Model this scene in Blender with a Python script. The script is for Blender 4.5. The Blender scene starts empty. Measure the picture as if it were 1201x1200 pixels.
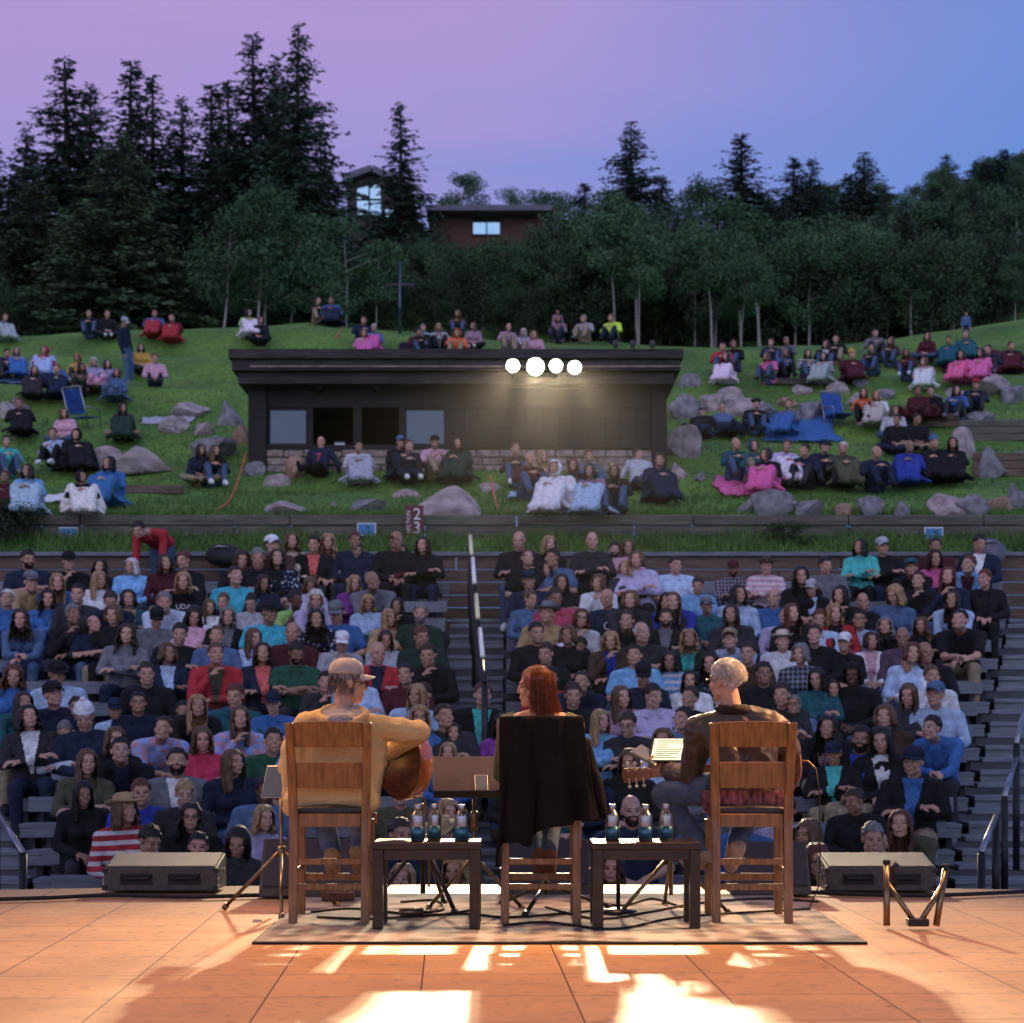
import bpy, bmesh, math, random
import numpy as np
from mathutils import Vector, Matrix, Euler, noise

random.seed(7); np.random.seed(7)
SC = bpy.context.scene
COL = SC.collection
F, CX, HY, CH = 2060.0, 600.5, 845.0, 1.1          # focal length in photo pixels, centre column, horizon row, camera height
R = math.radians
V = Vector

def P(x, y, D):
    return V(((x - CX) * D / F, D, CH + (HY - y) * D / F))
def X_(x, D):
    return (x - CX) * D / F

# ------------------------------------------------------------------ materials
def newmat(name):
    m = bpy.data.materials.new(name); m.use_nodes = True
    n = m.node_tree.nodes; l = m.node_tree.links
    return m, n, l, n['Principled BSDF']
def setp(b, **kw):
    for k, v in kw.items():
        b.inputs[k.replace('_', ' ')].default_value = v
def c4(c): return (c[0], c[1], c[2], 1)

def mat(name, col, rough=.7, metal=0., var=.25, scale=8., bump=0., bscale=60., col2=None, stretch=None, spec=.5, coat=0):
    m, n, l, b = newmat(name)
    tc = n.new('ShaderNodeTexCoord'); mp = n.new('ShaderNodeMapping')
    if stretch: mp.inputs['Scale'].default_value = stretch
    l.new(tc.outputs['Object'], mp.inputs['Vector'])
    nz = n.new('ShaderNodeTexNoise'); nz.inputs['Scale'].default_value = scale; nz.inputs['Detail'].default_value = 6
    l.new(mp.outputs[0], nz.inputs['Vector'])
    rp = n.new('ShaderNodeValToRGB')
    c2 = col2 or tuple(min(1, c * (1 + var)) for c in col); c1 = tuple(c * (1 - var) for c in col) if not col2 else col
    rp.color_ramp.elements[0].position = .35; rp.color_ramp.elements[1].position = .65
    rp.color_ramp.elements[0].color = c4(c1); rp.color_ramp.elements[1].color = c4(c2)
    l.new(nz.outputs['Fac'], rp.inputs[0]); l.new(rp.outputs[0], b.inputs['Base Color'])
    setp(b, Roughness=rough, Metallic=metal); b.inputs['Specular IOR Level'].default_value = spec
    if coat: b.inputs['Coat Weight'].default_value = coat; b.inputs['Coat Roughness'].default_value = .15
    if bump:
        n2 = n.new('ShaderNodeTexNoise'); n2.inputs['Scale'].default_value = bscale; n2.inputs['Detail'].default_value = 5
        l.new(mp.outputs[0], n2.inputs['Vector'])
        bp = n.new('ShaderNodeBump'); bp.inputs['Strength'].default_value = bump; bp.inputs['Distance'].default_value = .02
        l.new(n2.outputs['Fac'], bp.inputs['Height']); l.new(bp.outputs[0], b.inputs['Normal'])
    return m

def matobj(name, rough=.85, var=.25, scale=18., bump=.15, bscale=120., stretch=None, pattern=None, spec=.3):
    """colour comes from the object's own colour"""
    m, n, l, b = newmat(name)
    oi = n.new('ShaderNodeObjectInfo'); tc = n.new('ShaderNodeTexCoord'); mp = n.new('ShaderNodeMapping')
    if stretch: mp.inputs['Scale'].default_value = stretch
    l.new(tc.outputs['Object'], mp.inputs['Vector'])
    nz = n.new('ShaderNodeTexNoise'); nz.inputs['Scale'].default_value = scale; nz.inputs['Detail'].default_value = 4
    l.new(mp.outputs[0], nz.inputs['Vector'])
    mr = n.new('ShaderNodeMapRange'); mr.inputs['From Min'].default_value = .3; mr.inputs['From Max'].default_value = .7
    mr.inputs['To Min'].default_value = 1 - var; mr.inputs['To Max'].default_value = 1 + var
    l.new(nz.outputs['Fac'], mr.inputs['Value'])
    mx = n.new('ShaderNodeMix'); mx.data_type = 'RGBA'; mx.blend_type = 'MULTIPLY'; mx.inputs['Factor'].default_value = 1
    l.new(oi.outputs['Color'], mx.inputs['A']); l.new(mr.outputs[0], mx.inputs['B'])
    last = mx.outputs['Result']
    if pattern:
        def wave(axis, sc):
            w = n.new('ShaderNodeTexWave'); w.bands_direction = axis; w.inputs['Scale'].default_value = sc
            w.inputs['Distortion'].default_value = .3
            l.new(tc.outputs['Object'], w.inputs['Vector'])
            g = n.new('ShaderNodeMath'); g.operation = 'GREATER_THAN'; g.inputs[1].default_value = .6
            l.new(w.outputs['Fac'], g.inputs[0]); return g.outputs[0]
        if pattern == 'stripe':
            fac = wave('Z', 4.2); other = (.62, .6, .62, 1)
        elif pattern == 'fine':
            fac = wave('X', 14); other = (.7, .72, .76, 1)
        elif pattern == 'floral':
            vo = n.new('ShaderNodeTexVoronoi'); vo.inputs['Scale'].default_value = 22
            l.new(tc.outputs['Object'], vo.inputs['Vector'])
            g = n.new('ShaderNodeMath'); g.operation = 'LESS_THAN'; g.inputs[1].default_value = .33
            l.new(vo.outputs['Distance'], g.inputs[0]); fac = g.outputs[0]; other = (.5, .5, .55, 1)
        elif pattern == 'dye':
            nn = n.new('ShaderNodeTexNoise'); nn.inputs['Scale'].default_value = 14; l.new(tc.outputs['Object'], nn.inputs['Vector'])
            g = n.new('ShaderNodeMath'); g.operation = 'GREATER_THAN'; g.inputs[1].default_value = .52
            l.new(nn.outputs['Fac'], g.inputs[0]); fac = g.outputs[0]; other = (.3, .42, .8, 1)
        else:
            a = wave('X', 6); c = wave('Z', 6)
            ad = n.new('ShaderNodeMath'); ad.operation = 'ADD'; l.new(a, ad.inputs[0]); l.new(c, ad.inputs[1])
            ml = n.new('ShaderNodeMath'); ml.operation = 'MULTIPLY'; ml.inputs[1].default_value = .42; l.new(ad.outputs[0], ml.inputs[0])
            fac = ml.outputs[0]; other = (.28, .32, .42, 1)
        m2 = n.new('ShaderNodeMix'); m2.data_type = 'RGBA'; l.new(fac, m2.inputs['Factor'])
        l.new(last, m2.inputs['A']); m2.inputs['B'].default_value = other; last = m2.outputs['Result']
    l.new(last, b.inputs['Base Color']); setp(b, Roughness=rough); b.inputs['Specular IOR Level'].default_value = spec
    if bump:
        n2 = n.new('ShaderNodeTexNoise'); n2.inputs['Scale'].default_value = bscale; n2.inputs['Detail'].default_value = 3
        l.new(mp.outputs[0], n2.inputs['Vector'])
        bp = n.new('ShaderNodeBump'); bp.inputs['Strength'].default_value = bump; bp.inputs['Distance'].default_value = .01
        l.new(n2.outputs['Fac'], bp.inputs['Height']); l.new(bp.outputs[0], b.inputs['Normal'])
    return m

def emis(name, col, s):
    m, n, l, b = newmat(name); setp(b, Base_Color=c4(col)); b.inputs['Emission Color'].default_value = c4(col); b.inputs['Emission Strength'].default_value = s
    return m

CLOTH = matobj('cloth'); PLAID = matobj('plaid_cloth', pattern='plaid'); STRIPE = matobj('striped_cloth', pattern='stripe')
FINE = matobj('fine_stripe_cloth', pattern='fine'); FLORAL = matobj('floral_cloth', pattern='floral'); DYE = matobj('tie_dye_cloth', pattern='dye')
SKIN = matobj('skin', rough=.5, var=.12, scale=25, bump=.04, spec=.4)
def hairtrans():
    m = matobj('backlit_hair', rough=.4, var=.35, scale=60, bump=0, spec=.5); n = m.node_tree.nodes; l = m.node_tree.links; b = n['Principled BSDF']
    t = n.new('ShaderNodeBsdfTranslucent'); x = n.new('ShaderNodeMixShader'); x.inputs[0].default_value = .5; l.new(b.inputs['Base Color'].links[0].from_socket, t.inputs['Color'])
    l.new(b.outputs[0], x.inputs[1]); l.new(t.outputs[0], x.inputs[2]); l.new(x.outputs[0], n['Material Output'].inputs['Surface']); return m
HAIRT = hairtrans()
JACKET = matobj('woven_jacket', rough=.9, var=.10, scale=90, bump=.35, bscale=420); SATIN = matobj('satin_shirt', rough=.52, var=.12, scale=40, bump=.1, bscale=300, spec=.7)
HAIR = matobj('hair', rough=.5, var=.5, scale=40, bump=.5, bscale=90, stretch=(1, 1, .18), spec=.4)
EYE = mat('eye', (.10, .068, .055), .25, var=.1); BROW = mat('eyebrow', (.19, .11, .075), .8)
LIP = mat('lips', (.36, .15, .12), .45, var=.1)
M = {}
M['chairwood'] = mat('oiled_chair_wood', (.15, .060, .014), .42, scale=5, col2=(.29, .13, .034), stretch=(9, 9, .8), bump=.06, bscale=30, coat=.12)
M['cushion'] = mat('black_leather', (.012, .011, .011), .45, bump=.1)
M['darkwood'] = mat('dark_table_wood', (.020, .013, .008), .35, scale=6, col2=(.036, .023, .013), stretch=(1, 8, 8), bump=.05, bscale=40, coat=.15, spec=.3)
M['blackmetal'] = mat('black_metal', (.014, .014, .015), .38, metal=.3, var=.3)
M['brass'] = mat('worn_metal_tube', (.2, .15, .09), .32, metal=.9, var=.2)
M['chrome'] = mat('brushed_aluminium', (.36, .36, .36), .3, metal=1, var=.1)
M['bottleblue'] = mat('blue_bottle_print', (.05, .17, .24), .35, metal=.6)
M['black'] = mat('matte_black', (.012, .012, .013), .8, bump=.15)
M['tolex'] = mat('scuffed_black_cabinet', (.05, .045, .04), .6, scale=30, col2=(.085, .075, .065), bump=.3, bscale=200)
M['grille'] = mat('monitor_grille', (.16, .135, .11), .55, metal=.2, scale=300, var=.35, bump=.4, bscale=500)
M['darkgrille'] = mat('dark_monitor_grille', (.045, .042, .05), .5, metal=.3, scale=300, var=.35, bump=.4, bscale=500)
M['rosewood'] = mat('red_guitar_wood', (.07, .022, .010), .22, scale=5, col2=(.13, .042, .018), stretch=(1, 6, 6), coat=.8)
M['guitarside'] = mat('glossy_guitar_side', (.32, .085, .02), .2, scale=6, col2=(.45, .13, .03), stretch=(1, 6, 6), coat=.8)
M['spruce'] = mat('spruce_top', (.5, .3, .12), .25, scale=5, col2=(.6, .38, .17), stretch=(1, 14, 1), coat=.6)
M['neckwood'] = mat('guitar_neck_wood', (.26, .1, .035), .3, scale=8, coat=.4)
M['pearl'] = mat('tuner_pearl', (.75, .68, .55), .25, metal=.4)
M['greywood'] = mat('weathered_bench_plank', (.12, .137, .162), .75, scale=4, col2=(.19, .208, .24), stretch=(.8, 8, 8), bump=.25, bscale=40)
M['stepwood'] = mat('grey_step_plank', (.14, .16, .185), .8, scale=4, col2=(.23, .25, .275), stretch=(.8, 8, 8), bump=.25, bscale=40)
M['riser'] = mat('dark_riser', (.035, .04, .045), .9, scale=5, bump=.2)
M['timber'] = mat('weathered_retaining_timber', (.075, .075, .058), .9, scale=3, col2=(.15, .145, .11), stretch=(.6, 6, 6), bump=.5, bscale=25)
M['browntimber'] = mat('brown_timber', (.09, .06, .042), .85, scale=3, col2=(.16, .115, .085), stretch=(.6, 6, 6), bump=.4, bscale=25)
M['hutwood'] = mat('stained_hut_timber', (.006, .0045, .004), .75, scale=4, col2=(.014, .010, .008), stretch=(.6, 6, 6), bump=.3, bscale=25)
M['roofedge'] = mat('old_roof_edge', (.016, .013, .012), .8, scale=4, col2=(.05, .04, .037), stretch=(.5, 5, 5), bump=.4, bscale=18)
M['stone'] = mat('stacked_stone', (.16, .12, .10), .9, scale=7, col2=(.36, .29, .25), bump=.7, bscale=16)
M['glass'] = mat('window_glass', (.06, .082, .10), .12, metal=.55, var=.08, scale=2, spec=.8)
M['skyglass'] = mat('sky_mirroring_glass', (.30, .50, .55), .06, metal=1., var=.05, scale=1)
M['trunk'] = mat('dark_bark', (.035, .027, .02), .95, scale=6, col2=(.07, .055, .042), stretch=(5, 5, .8), bump=.6)
M['aspenbark'] = mat('pale_aspen_bark', (.2, .19, .165), .9, scale=5, col2=(.36, .34, .3), stretch=(1, 1, 3), bump=.3)
M['white'] = mat('white_paint', (.72, .72, .72), .6, var=.08)
M['signblue'] = mat('blue_sign_face', (.03, .17, .4), .5, scale=9, col2=(.06, .27, .52))
M['signred'] = mat('dark_red_sign_face', (.10, .008, .022), .55, var=.2)
M['orangerope'] = mat('orange_rope', (.55, .14, .06), .8)
M['housewall'] = mat('red_brown_cladding', (.105, .042, .026), .8, scale=3, stretch=(4, 4, .5))
M['housedark'] = mat('dark_house_cladding', (.035, .028, .026), .8)
M['houseroof'] = mat('slate_blue_roof', (.10, .10, .13), .6)
M['grassblade'] = mat('grass_blades', (.045, .115, .016), .8, scale=1.5, col2=(.09, .18, .03))
M['screenlit'] = emis('lit_tablet_screen', (.62, .8, .66), .62)
M['screendim'] = emis('dim_tablet_screen', (.03, .045, .075), .5)
M['ink'] = mat('screen_text', (.12, .2, .16), .6)
M['standdesk'] = mat('black_music_desk', (.05, .042, .06), .36, metal=.5, scale=4, var=.35)
M['orangetag'] = mat('orange_tape', (.8, .13, .015), .5)
M['lens'] = emis('lamp_lens', (1, .93, .72), 30.)
M['lensdim'] = emis('small_lamp_lens', (1, .9, .7), .25)
M['raillit'] = mat('rail_lit_white', (.9, .9, .82), .4, var=.03)  # light catching the rail tops, put into the colour
M['raillit_yellow'] = mat('rail_lit_yellow', (.85, .8, .42), .4, var=.04)  # yellowish light on the rail tops, painted in as colour
M['campblue'] = mat('blue_camp_fabric', (.012, .07, .30), .7, var=.3, bump=.2)
def leafmat(name, a, b):
    m, n, l, bs = newmat(name)
    oi = n.new('ShaderNodeObjectInfo'); g = n.new('ShaderNodeNewGeometry')
    mt = n.new('ShaderNodeMix'); mt.data_type = 'RGBA'; l.new(g.outputs['Random Per Island'], mt.inputs['Factor'])
    mt.inputs['A'].default_value = c4(a); mt.inputs['B'].default_value = c4(b)
    hs = n.new('ShaderNodeHueSaturation'); l.new(mt.outputs['Result'], hs.inputs['Color'])
    mr = n.new('ShaderNodeMapRange'); mr.inputs['To Min'].default_value = .75; mr.inputs['To Max'].default_value = 1.2
    l.new(oi.outputs['Random'], mr.inputs['Value']); l.new(mr.outputs[0], hs.inputs['Value'])
    l.new(hs.outputs[0], bs.inputs['Base Color']); setp(bs, Roughness=.7); bs.inputs['Specular IOR Level'].default_value = .25
    return m
M['needles'] = leafmat('spruce_needles', (.018, .042, .024), (.045, .085, .048))
M['palneedles'] = leafmat('pale_fir_needles', (.05, .085, .045), (.12, .17, .08))
M['aspen'] = leafmat('aspen_leaves', (.036, .085, .036), (.085, .165, .07))
M['brush'] = leafmat('dark_brush_leaves', (.02, .042, .02), (.05, .085, .035))

# ------------------------------------------------------------------ mesh builder
class MB:
    def __init__(s): s.v = []; s.f = []; s.mi = []; s.sm = []
    def add(s, vs, fs, mi=0, sm=False):
        o = len(s.v); s.v.extend([tuple(q) for q in vs])
        for f in fs: s.f.append([i + o for i in f]); s.mi.append(mi); s.sm.append(sm)
        return s
    def box(s, c, d, M_=None, mi=0):
        x, y, z = d[0] / 2, d[1] / 2, d[2] / 2; c = V(c)
        vs = [V((a, b, e)) for a in (-x, x) for b in (-y, y) for e in (-z, z)]
        vs = [(M_ @ q if M_ else q) + c for q in vs]
        return s.add(vs, [(0, 1, 3, 2), (4, 6, 7, 5), (0, 4, 5, 1), (2, 3, 7, 6), (0, 2, 6, 4), (1, 5, 7, 3)], mi)
    def beam(s, p0, p1, w, h, up=(0, 0, 1), mi=0):
        p0, p1 = V(p0), V(p1); d = (p1 - p0); L = d.length; d.normalize()
        u = V(up); a = d.cross(u)
        if a.length < 1e-4: a = d.cross(V((0, 1, 0)))
        a.normalize(); u = a.cross(d)
        vs = []
        for q in (p0, p1):
            for (i, k) in ((-1, -1), (1, -1), (1, 1), (-1, 1)): vs.append(q + a * (i * w / 2) + u * (k * h / 2))
        return s.add(vs, [(3, 2, 1, 0), (4, 5, 6, 7), (0, 1, 5, 4), (1, 2, 6, 5), (2, 3, 7, 6), (3, 0, 4, 7)], mi)
    def path(s, pts, r, n=8, mi=0, cap=True):
        pts = [V(p) for p in pts]; rs = r if isinstance(r, (list, tuple)) else [r] * len(pts)
        vs = []; fs = []; ref = V((.13, .21, .97))
        for i, p in enumerate(pts):
            d = (pts[min(i + 1, len(pts) - 1)] - pts[max(i - 1, 0)])
            if d.length < 1e-9: d = V((0, 0, 1))
            d.normalize(); a = d.cross(ref)
            if a.length < .05: a = d.cross(V((1, 0, 0)))
            a.normalize(); b = d.cross(a)
            for k in range(n):
                t = 2 * math.pi * k / n; vs.append(p + (a * math.cos(t) + b * math.sin(t)) * rs[i])
        for i in range(len(pts) - 1):
            for k in range(n):
                k2 = (k + 1) % n; fs.append((i * n + k, i * n + k2, (i + 1) * n + k2, (i + 1) * n + k))
        if cap:
            fs.append(tuple(range(n - 1, -1, -1))); fs.append(tuple(range((len(pts) - 1) * n, len(pts) * n)))
        return s.add(vs, fs, mi, True)
    def tube(s, p0, p1, r0, r1=None, n=10, mi=0): return s.path([p0, p1], [r0, r0 if r1 is None else r1], n, mi)
    def lathe(s, prof, c=(0, 0, 0), n=20, mi=0, M_=None):
        vs = []; fs = []; c = V(c)
        for (r, z) in prof:
            for k in range(n):
                t = 2 * math.pi * k / n; q = V((r * math.cos(t), r * math.sin(t), z)); vs.append((M_ @ q if M_ else q) + c)
        for i in range(len(prof) - 1):
            for k in range(n):
                k2 = (k + 1) % n; fs.append((i * n + k, i * n + k2, (i + 1) * n + k2, (i + 1) * n + k))
        fs.append(tuple(range(n - 1, -1, -1))); fs.append(tuple(range((len(prof) - 1) * n, len(prof) * n)))
        return s.add(vs, fs, mi, True)
    def prism(s, pts, t0, t1, f, mi=0, mi_side=None, mi_b=None):
        """pts 2-D outline, f(u, v, t) -> Vector"""
        n = len(pts); vs = [f(u, v, t0) for u, v in pts] + [f(u, v, t1) for u, v in pts]
        s.add(vs, [tuple(range(n - 1, -1, -1))], mi if mi_b is None else mi_b)
        s.f.append([len(s.v) - n + i for i in range(n)]); s.mi.append(mi); s.sm.append(False)
        o = len(s.v) - 2 * n
        for i in range(n):
            k = (i + 1) % n; s.f.append([o + i, o + k, o + n + k, o + n + i]); s.mi.append(mi if mi_side is None else mi_side); s.sm.append(n > 12)
        return s
    def ell(s, c, r, R_=None, nu=14, nv=9, mi=0):
        vs = []; fs = []; c = V(c)
        for i in range(nv + 1):
            ph = math.pi * i / nv
            for k in range(nu):
                t = 2 * math.pi * k / nu
                q = V((r[0] * math.sin(ph) * math.cos(t), r[1] * math.sin(ph) * math.sin(t), r[2] * math.cos(ph)))
                vs.append((R_ @ q if R_ else q) + c)
        for i in range(nv):
            for k in range(nu):
                k2 = (k + 1) % nu; fs.append((i * nu + k, (i + 1) * nu + k, (i + 1) * nu + k2, i * nu + k2))
        return s.add(vs, fs, mi, True)
    def mesh(s, name, mats):
        me = bpy.data.meshes.new(name); me.from_pydata(s.v, [], s.f)
        for m in (mats if isinstance(mats, (list, tuple)) else [mats]): me.materials.append(m)
        me.polygons.foreach_set('material_index', s.mi); me.polygons.foreach_set('use_smooth', s.sm); me.update()
        return me
    def build(s, name, mats, parent=None, bevel=0, loc=None):
        o = link(name, s.mesh(name, mats), parent)
        if bevel:
            b = o.modifiers.new('edge', 'BEVEL'); b.width = bevel; b.segments = 2; b.limit_method = 'ANGLE'; b.angle_limit = R(40)
        if loc is not None: o.location = loc
        return o

def link(name, me, parent=None, color=None, mw=None):
    o = bpy.data.objects.new(name, me); COL.objects.link(o)
    if parent: o.parent = parent
    if color: o.color = c4(color)
    if mw is not None: o.matrix_local = mw
    return o
def tag(o, label=None, cat=None, group=None, kind=None):
    if label: o['label'] = label
    if cat: o['category'] = cat
    if group: o['group'] = group
    if kind: o['kind'] = kind
    return o
def thing(name, label, cat, loc=(0, 0, 0), rz=0, group=None):
    o = bpy.data.objects.new(name, None); COL.objects.link(o); o.location = loc; o.rotation_euler = (0, 0, rz)
    o.empty_display_size = .1
    return tag(o, label, cat, group)
def struct(name, mb, mats, **k):
    o = mb.build(name, mats, **k); o['kind'] = 'structure'; return o
def copy_tree(o, parent=None):
    c = o.copy(); COL.objects.link(c)
    if parent: c.parent = parent; c.matrix_parent_inverse = o.matrix_parent_inverse.copy()
    for ch in list(o.children): copy_tree(ch, c)
    return c
def text_mesh(txt, size, matl, name='lettering', ext=.003):
    cu = bpy.data.curves.new(name, 'FONT'); cu.body = txt; cu.size = size; cu.align_x = 'CENTER'; cu.align_y = 'CENTER'; cu.extrude = ext
    t = bpy.data.objects.new('tmp', cu); COL.objects.link(t)
    dg = bpy.context.evaluated_depsgraph_get(); me = bpy.data.meshes.new_from_object(t.evaluated_get(dg))
    bpy.data.objects.remove(t); bpy.data.curves.remove(cu); me.materials.clear(); me.materials.append(matl); me.name = name
    return me

# voxel-merged organic shapes --------------------------------------------------
def cap(p0, r0, p1, r1): return ('C', V(p0), r0, V(p1), r1)
def ele(c, r, R_=None): return ('E', V(c), r, R_)
def blob(prims, voxel, name, smooth=2, infl=0., fold=0., fscale=9., seed=0):
    mb = MB()
    for q in prims:
        if q[0] == 'E':
            mb.ell(q[1], tuple(a + infl for a in q[2]), q[3], 16, 10)
        else:
            _, p0, r0, p1, r1 = q; r0 += infl; r1 += infl
            d = p1 - p0; L = d.length
            if L < 1e-5: mb.ell(p0, (r0,) * 3); continue
            d.normalize(); pts = []; rs = []
            for a in (-89, -60, -30): pts.append(p0 + d * (r0 * math.sin(R(a)))); rs.append(max(r0 * math.cos(R(a)), .0005))
            for a in (30, 60, 89): pts.append(p1 + d * (r1 * math.sin(R(a)))); rs.append(max(r1 * math.cos(R(a)), .0005))
            pts.insert(3, p0); rs.insert(3, r0); pts.insert(4, p1); rs.insert(4, r1)
            mb.path(pts, rs, 12)
    me = mb.mesh(name, SKIN); o = bpy.data.objects.new('tmp', me); COL.objects.link(o)
    m = o.modifiers.new('r', 'REMESH'); m.mode = 'VOXEL'; m.voxel_size = voxel; m.use_smooth_shade = True
    if smooth:
        m = o.modifiers.new('s', 'SMOOTH'); m.factor = .5; m.iterations = smooth
    dg = bpy.context.evaluated_depsgraph_get(); out = bpy.data.meshes.new_from_object(o.evaluated_get(dg))
    bpy.data.objects.remove(o); bpy.data.meshes.remove(me); out.name = name
    if fold:
        n = len(out.vertices); co = np.empty(n * 3); out.vertices.foreach_get('co', co); co = co.reshape(-1, 3)
        nr = np.empty(n * 3); out.vertices.foreach_get('normal', nr); nr = nr.reshape(-1, 3)
        dsp = np.array([.5 * noise.noise(V((c[0] * fscale * .7 + seed, c[1] * fscale * .7, c[2] * fscale * .5))) + .75 * (.22 - abs(noise.noise(V((c[0] * fscale + c[2] * fscale * .5 + seed, c[1] * fscale + 3, c[2] * fscale * .9 - c[0] * fscale * .4))))) + .35 * (.2 - abs(noise.noise(V((c[0] * fscale * 2.1 - c[2] * fscale, c[1] * fscale * 2 + seed, c[2] * fscale * 1.8))))) for c in co])
        co = co + nr * (dsp * fold)[:, None]; out.vertices.foreach_set('co', co.ravel()); out.update()
    return out
def polyinfo(me):
    n = len(me.polygons); c = np.empty(n * 3); me.polygons.foreach_get('center', c)
    return c.reshape(-1, 3)
def setmats(me, mats):
    me.materials.clear()
    for m in mats: me.materials.append(m)
    return me
def cutmesh(me, keep):
    bm = bmesh.new(); bm.from_mesh(me); bm.faces.ensure_lookup_table()
    bmesh.ops.delete(bm, geom=[f for f in bm.faces if not keep(f.calc_center_median())], context='FACES')
    bm.to_mesh(me); bm.free(); return me
# ------------------------------------------------------------------ people (local frame: seat contact at the origin, facing -Y)
def J_seat(sex='m', lean=0., arms='lap', tw=0., spread=.13, ground=None, wide=1.):
    s = (.200 if sex == 'm' else .176) * wide
    pel = V((0, 0, .105)); rot = Matrix.Rotation(lean, 3, 'X'); tz = Matrix.Rotation(tw, 3, 'Z')
    up = lambda y, z, x=0: pel + rot @ (tz @ V((x, y, z)))
    j = dict(s=s, sex=sex, pel=pel, che=up(.015, .30), nk=up(.02, .465), ax=tz @ V((1, 0, 0)),
             sh=[up(.01, .415, -s), up(.01, .415, s)], head=up(-.01, .632) + V((0, -.02 - .1 * lean, 0)))
    j['hip'] = [pel + V((-.09, 0, -.005)), pel + V((.09, 0, -.005))]
    if ground == 'up':
        j['kn'] = [V((-.15, -.33, .40)), V((.15, -.33, .40))]; j['an'] = [V((-.13, -.56, .09)), V((.13, -.56, .09))]; fd = V((0, -.16, -.05))
    elif ground == 'out':
        j['kn'] = [V((-.12, -.43, .16)), V((.14, -.43, .2))]; j['an'] = [V((-.12, -.84, .08)), V((.14, -.84, .08))]; fd = V((0, -.1, .1))
    elif ground == 'cross':
        j['kn'] = [V((-.34, -.30, .16)), V((.34, -.30, .16))]; j['an'] = [V((.08, -.42, .08)), V((-.08, -.36, .08))]; fd = V((0, -.14, -.02))
    elif ground == 'stand':
        j['kn'] = [V((-.10, -.03, -.34)), V((.11, -.05, -.34))]; j['an'] = [V((-.11, .03, -.76)), V((.12, .0, -.76))]; fd = V((0, -.17, -.05))
    else:
        j['kn'] = [V((-spread, -.42, .105)), V((spread, -.42, .105))]; j['an'] = [V((-spread, -.40, -.335)), V((spread, -.40, -.335))]; fd = V((0, -.16, -.05))
    j['toe'] = [a + fd for a in j['an']]
    a = arms
    E = lambda x, y, z: up(y, z - .105, x)
    if a == 'lap': j['el'] = [E(-s - .07, -.05, .29), E(s + .07, -.05, .29)]; j['wr'] = [V((-.07, -.27, .23)), V((.08, -.25, .22))]
    elif a == 'cross': j['el'] = [E(-s - .06, -.10, .31), E(s + .06, -.10, .31)]; j['wr'] = [E(.09, -.23, .37), E(-.09, -.22, .33)]
    elif a == 'lean': j['el'] = [V((-.16, -.36, .24)), V((.16, -.36, .24))]; j['wr'] = [V((-.02, -.50, .24)), V((.02, -.48, .20))]
    elif a == 'chin': j['el'] = [E(-s - .04, -.20, .31), E(s + .05, -.10, .30)]; j['wr'] = [E(-.05, -.17, .54), E(-.06, -.22, .30)]
    elif a == 'back': j['el'] = [E(-s - .12, .10, .30), E(s + .12, .10, .30)]; j['wr'] = [V((-s - .14, .26, .06)), V((s + .14, .26, .06))]
    elif a == 'knee': j['el'] = [E(-s - .08, -.14, .36), E(s + .08, -.14, .36)]; j['wr'] = [V((-.09, -.36, .43)), V((.06, -.38, .42))]
    elif a == 'down': j['el'] = [E(-s - .05, .02, .20), E(s + .05, .02, .20)]; j['wr'] = [E(-s - .03, -.06, -.03), E(s + .03, -.06, -.03)]
    return j

def torso(j, inf=0., fat=1.):
    ax = j['ax']; P_ = j['pel']; C = j['che']; W = P_ * .5 + C * .5; out = []; n = j['nk']; f = j['sex'] == 'f'; out.append(cap(C - V((0, 0, .02)), .094 + inf, n - V((0, 0, .055)), .060 + inf))
    hw, ww, cw = (.085, .060, .075) if f else (.078, .068, .088)
    for s in (-1, 1):
        sh = j['sh'][0 if s < 0 else 1]
        out += [cap(P_ + ax * (s * hw), .103 * fat + inf, W + ax * (s * ww), (.083 if f else .094) * fat + inf), cap(W + ax * (s * ww), (.083 if f else .094) * fat + inf, C + ax * (s * cw), .098 + inf),
                cap(C + ax * (s * cw), .098 + inf, sh * .8 + n * .2 - V((0, 0, .02)), .062 + inf), cap(n - V((0, 0, .005)), .052 + inf, sh, .058 + inf)]
        if f: out.append(ele(C + ax * (s * .07) + V((0, -.085, -.01)), (.058 + inf, .05 + inf, .058 + inf)))
    return out
def arms(j, inf=0., upto=1., sides=(0, 1)):
    out = []; k = .93 if j['sex'] == 'f' else 1.05
    for i in sides:
        sh, el, wr = j['sh'][i], j['el'][i], j['wr'][i]
        if upto < .5:
            out.append(cap(sh, .052 * k + inf, sh.lerp(el, .68), .047 * k + inf + .006)); continue
        out.append(cap(sh, .052 * k + inf, el, .040 * k + inf)); out.append(cap(el, .040 * k + inf, el.lerp(wr, upto), (.028 + (1 - upto) * .01) * k + inf))
    return out
def legs(j, inf=0.):
    out = []; k = .95 if j['sex'] == 'f' else 1.02
    for i in (0, 1):
        out += [cap(j['hip'][i], .090 * k + inf, j['kn'][i], .058 * k + inf), cap(j['kn'][i], .057 * k + inf, j['an'][i], .040 * k + inf)]
    return out
def feet(j, inf=0.):
    out = []
    for i in (0, 1):
        a, t = j['an'][i], j['toe'][i]; out += [cap(a + V((0, .025, -.03)), .034 + inf, t, .030 + inf), cap(a, .036 + inf, a.lerp(t, .6), .036 + inf)]
    return out
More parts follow.
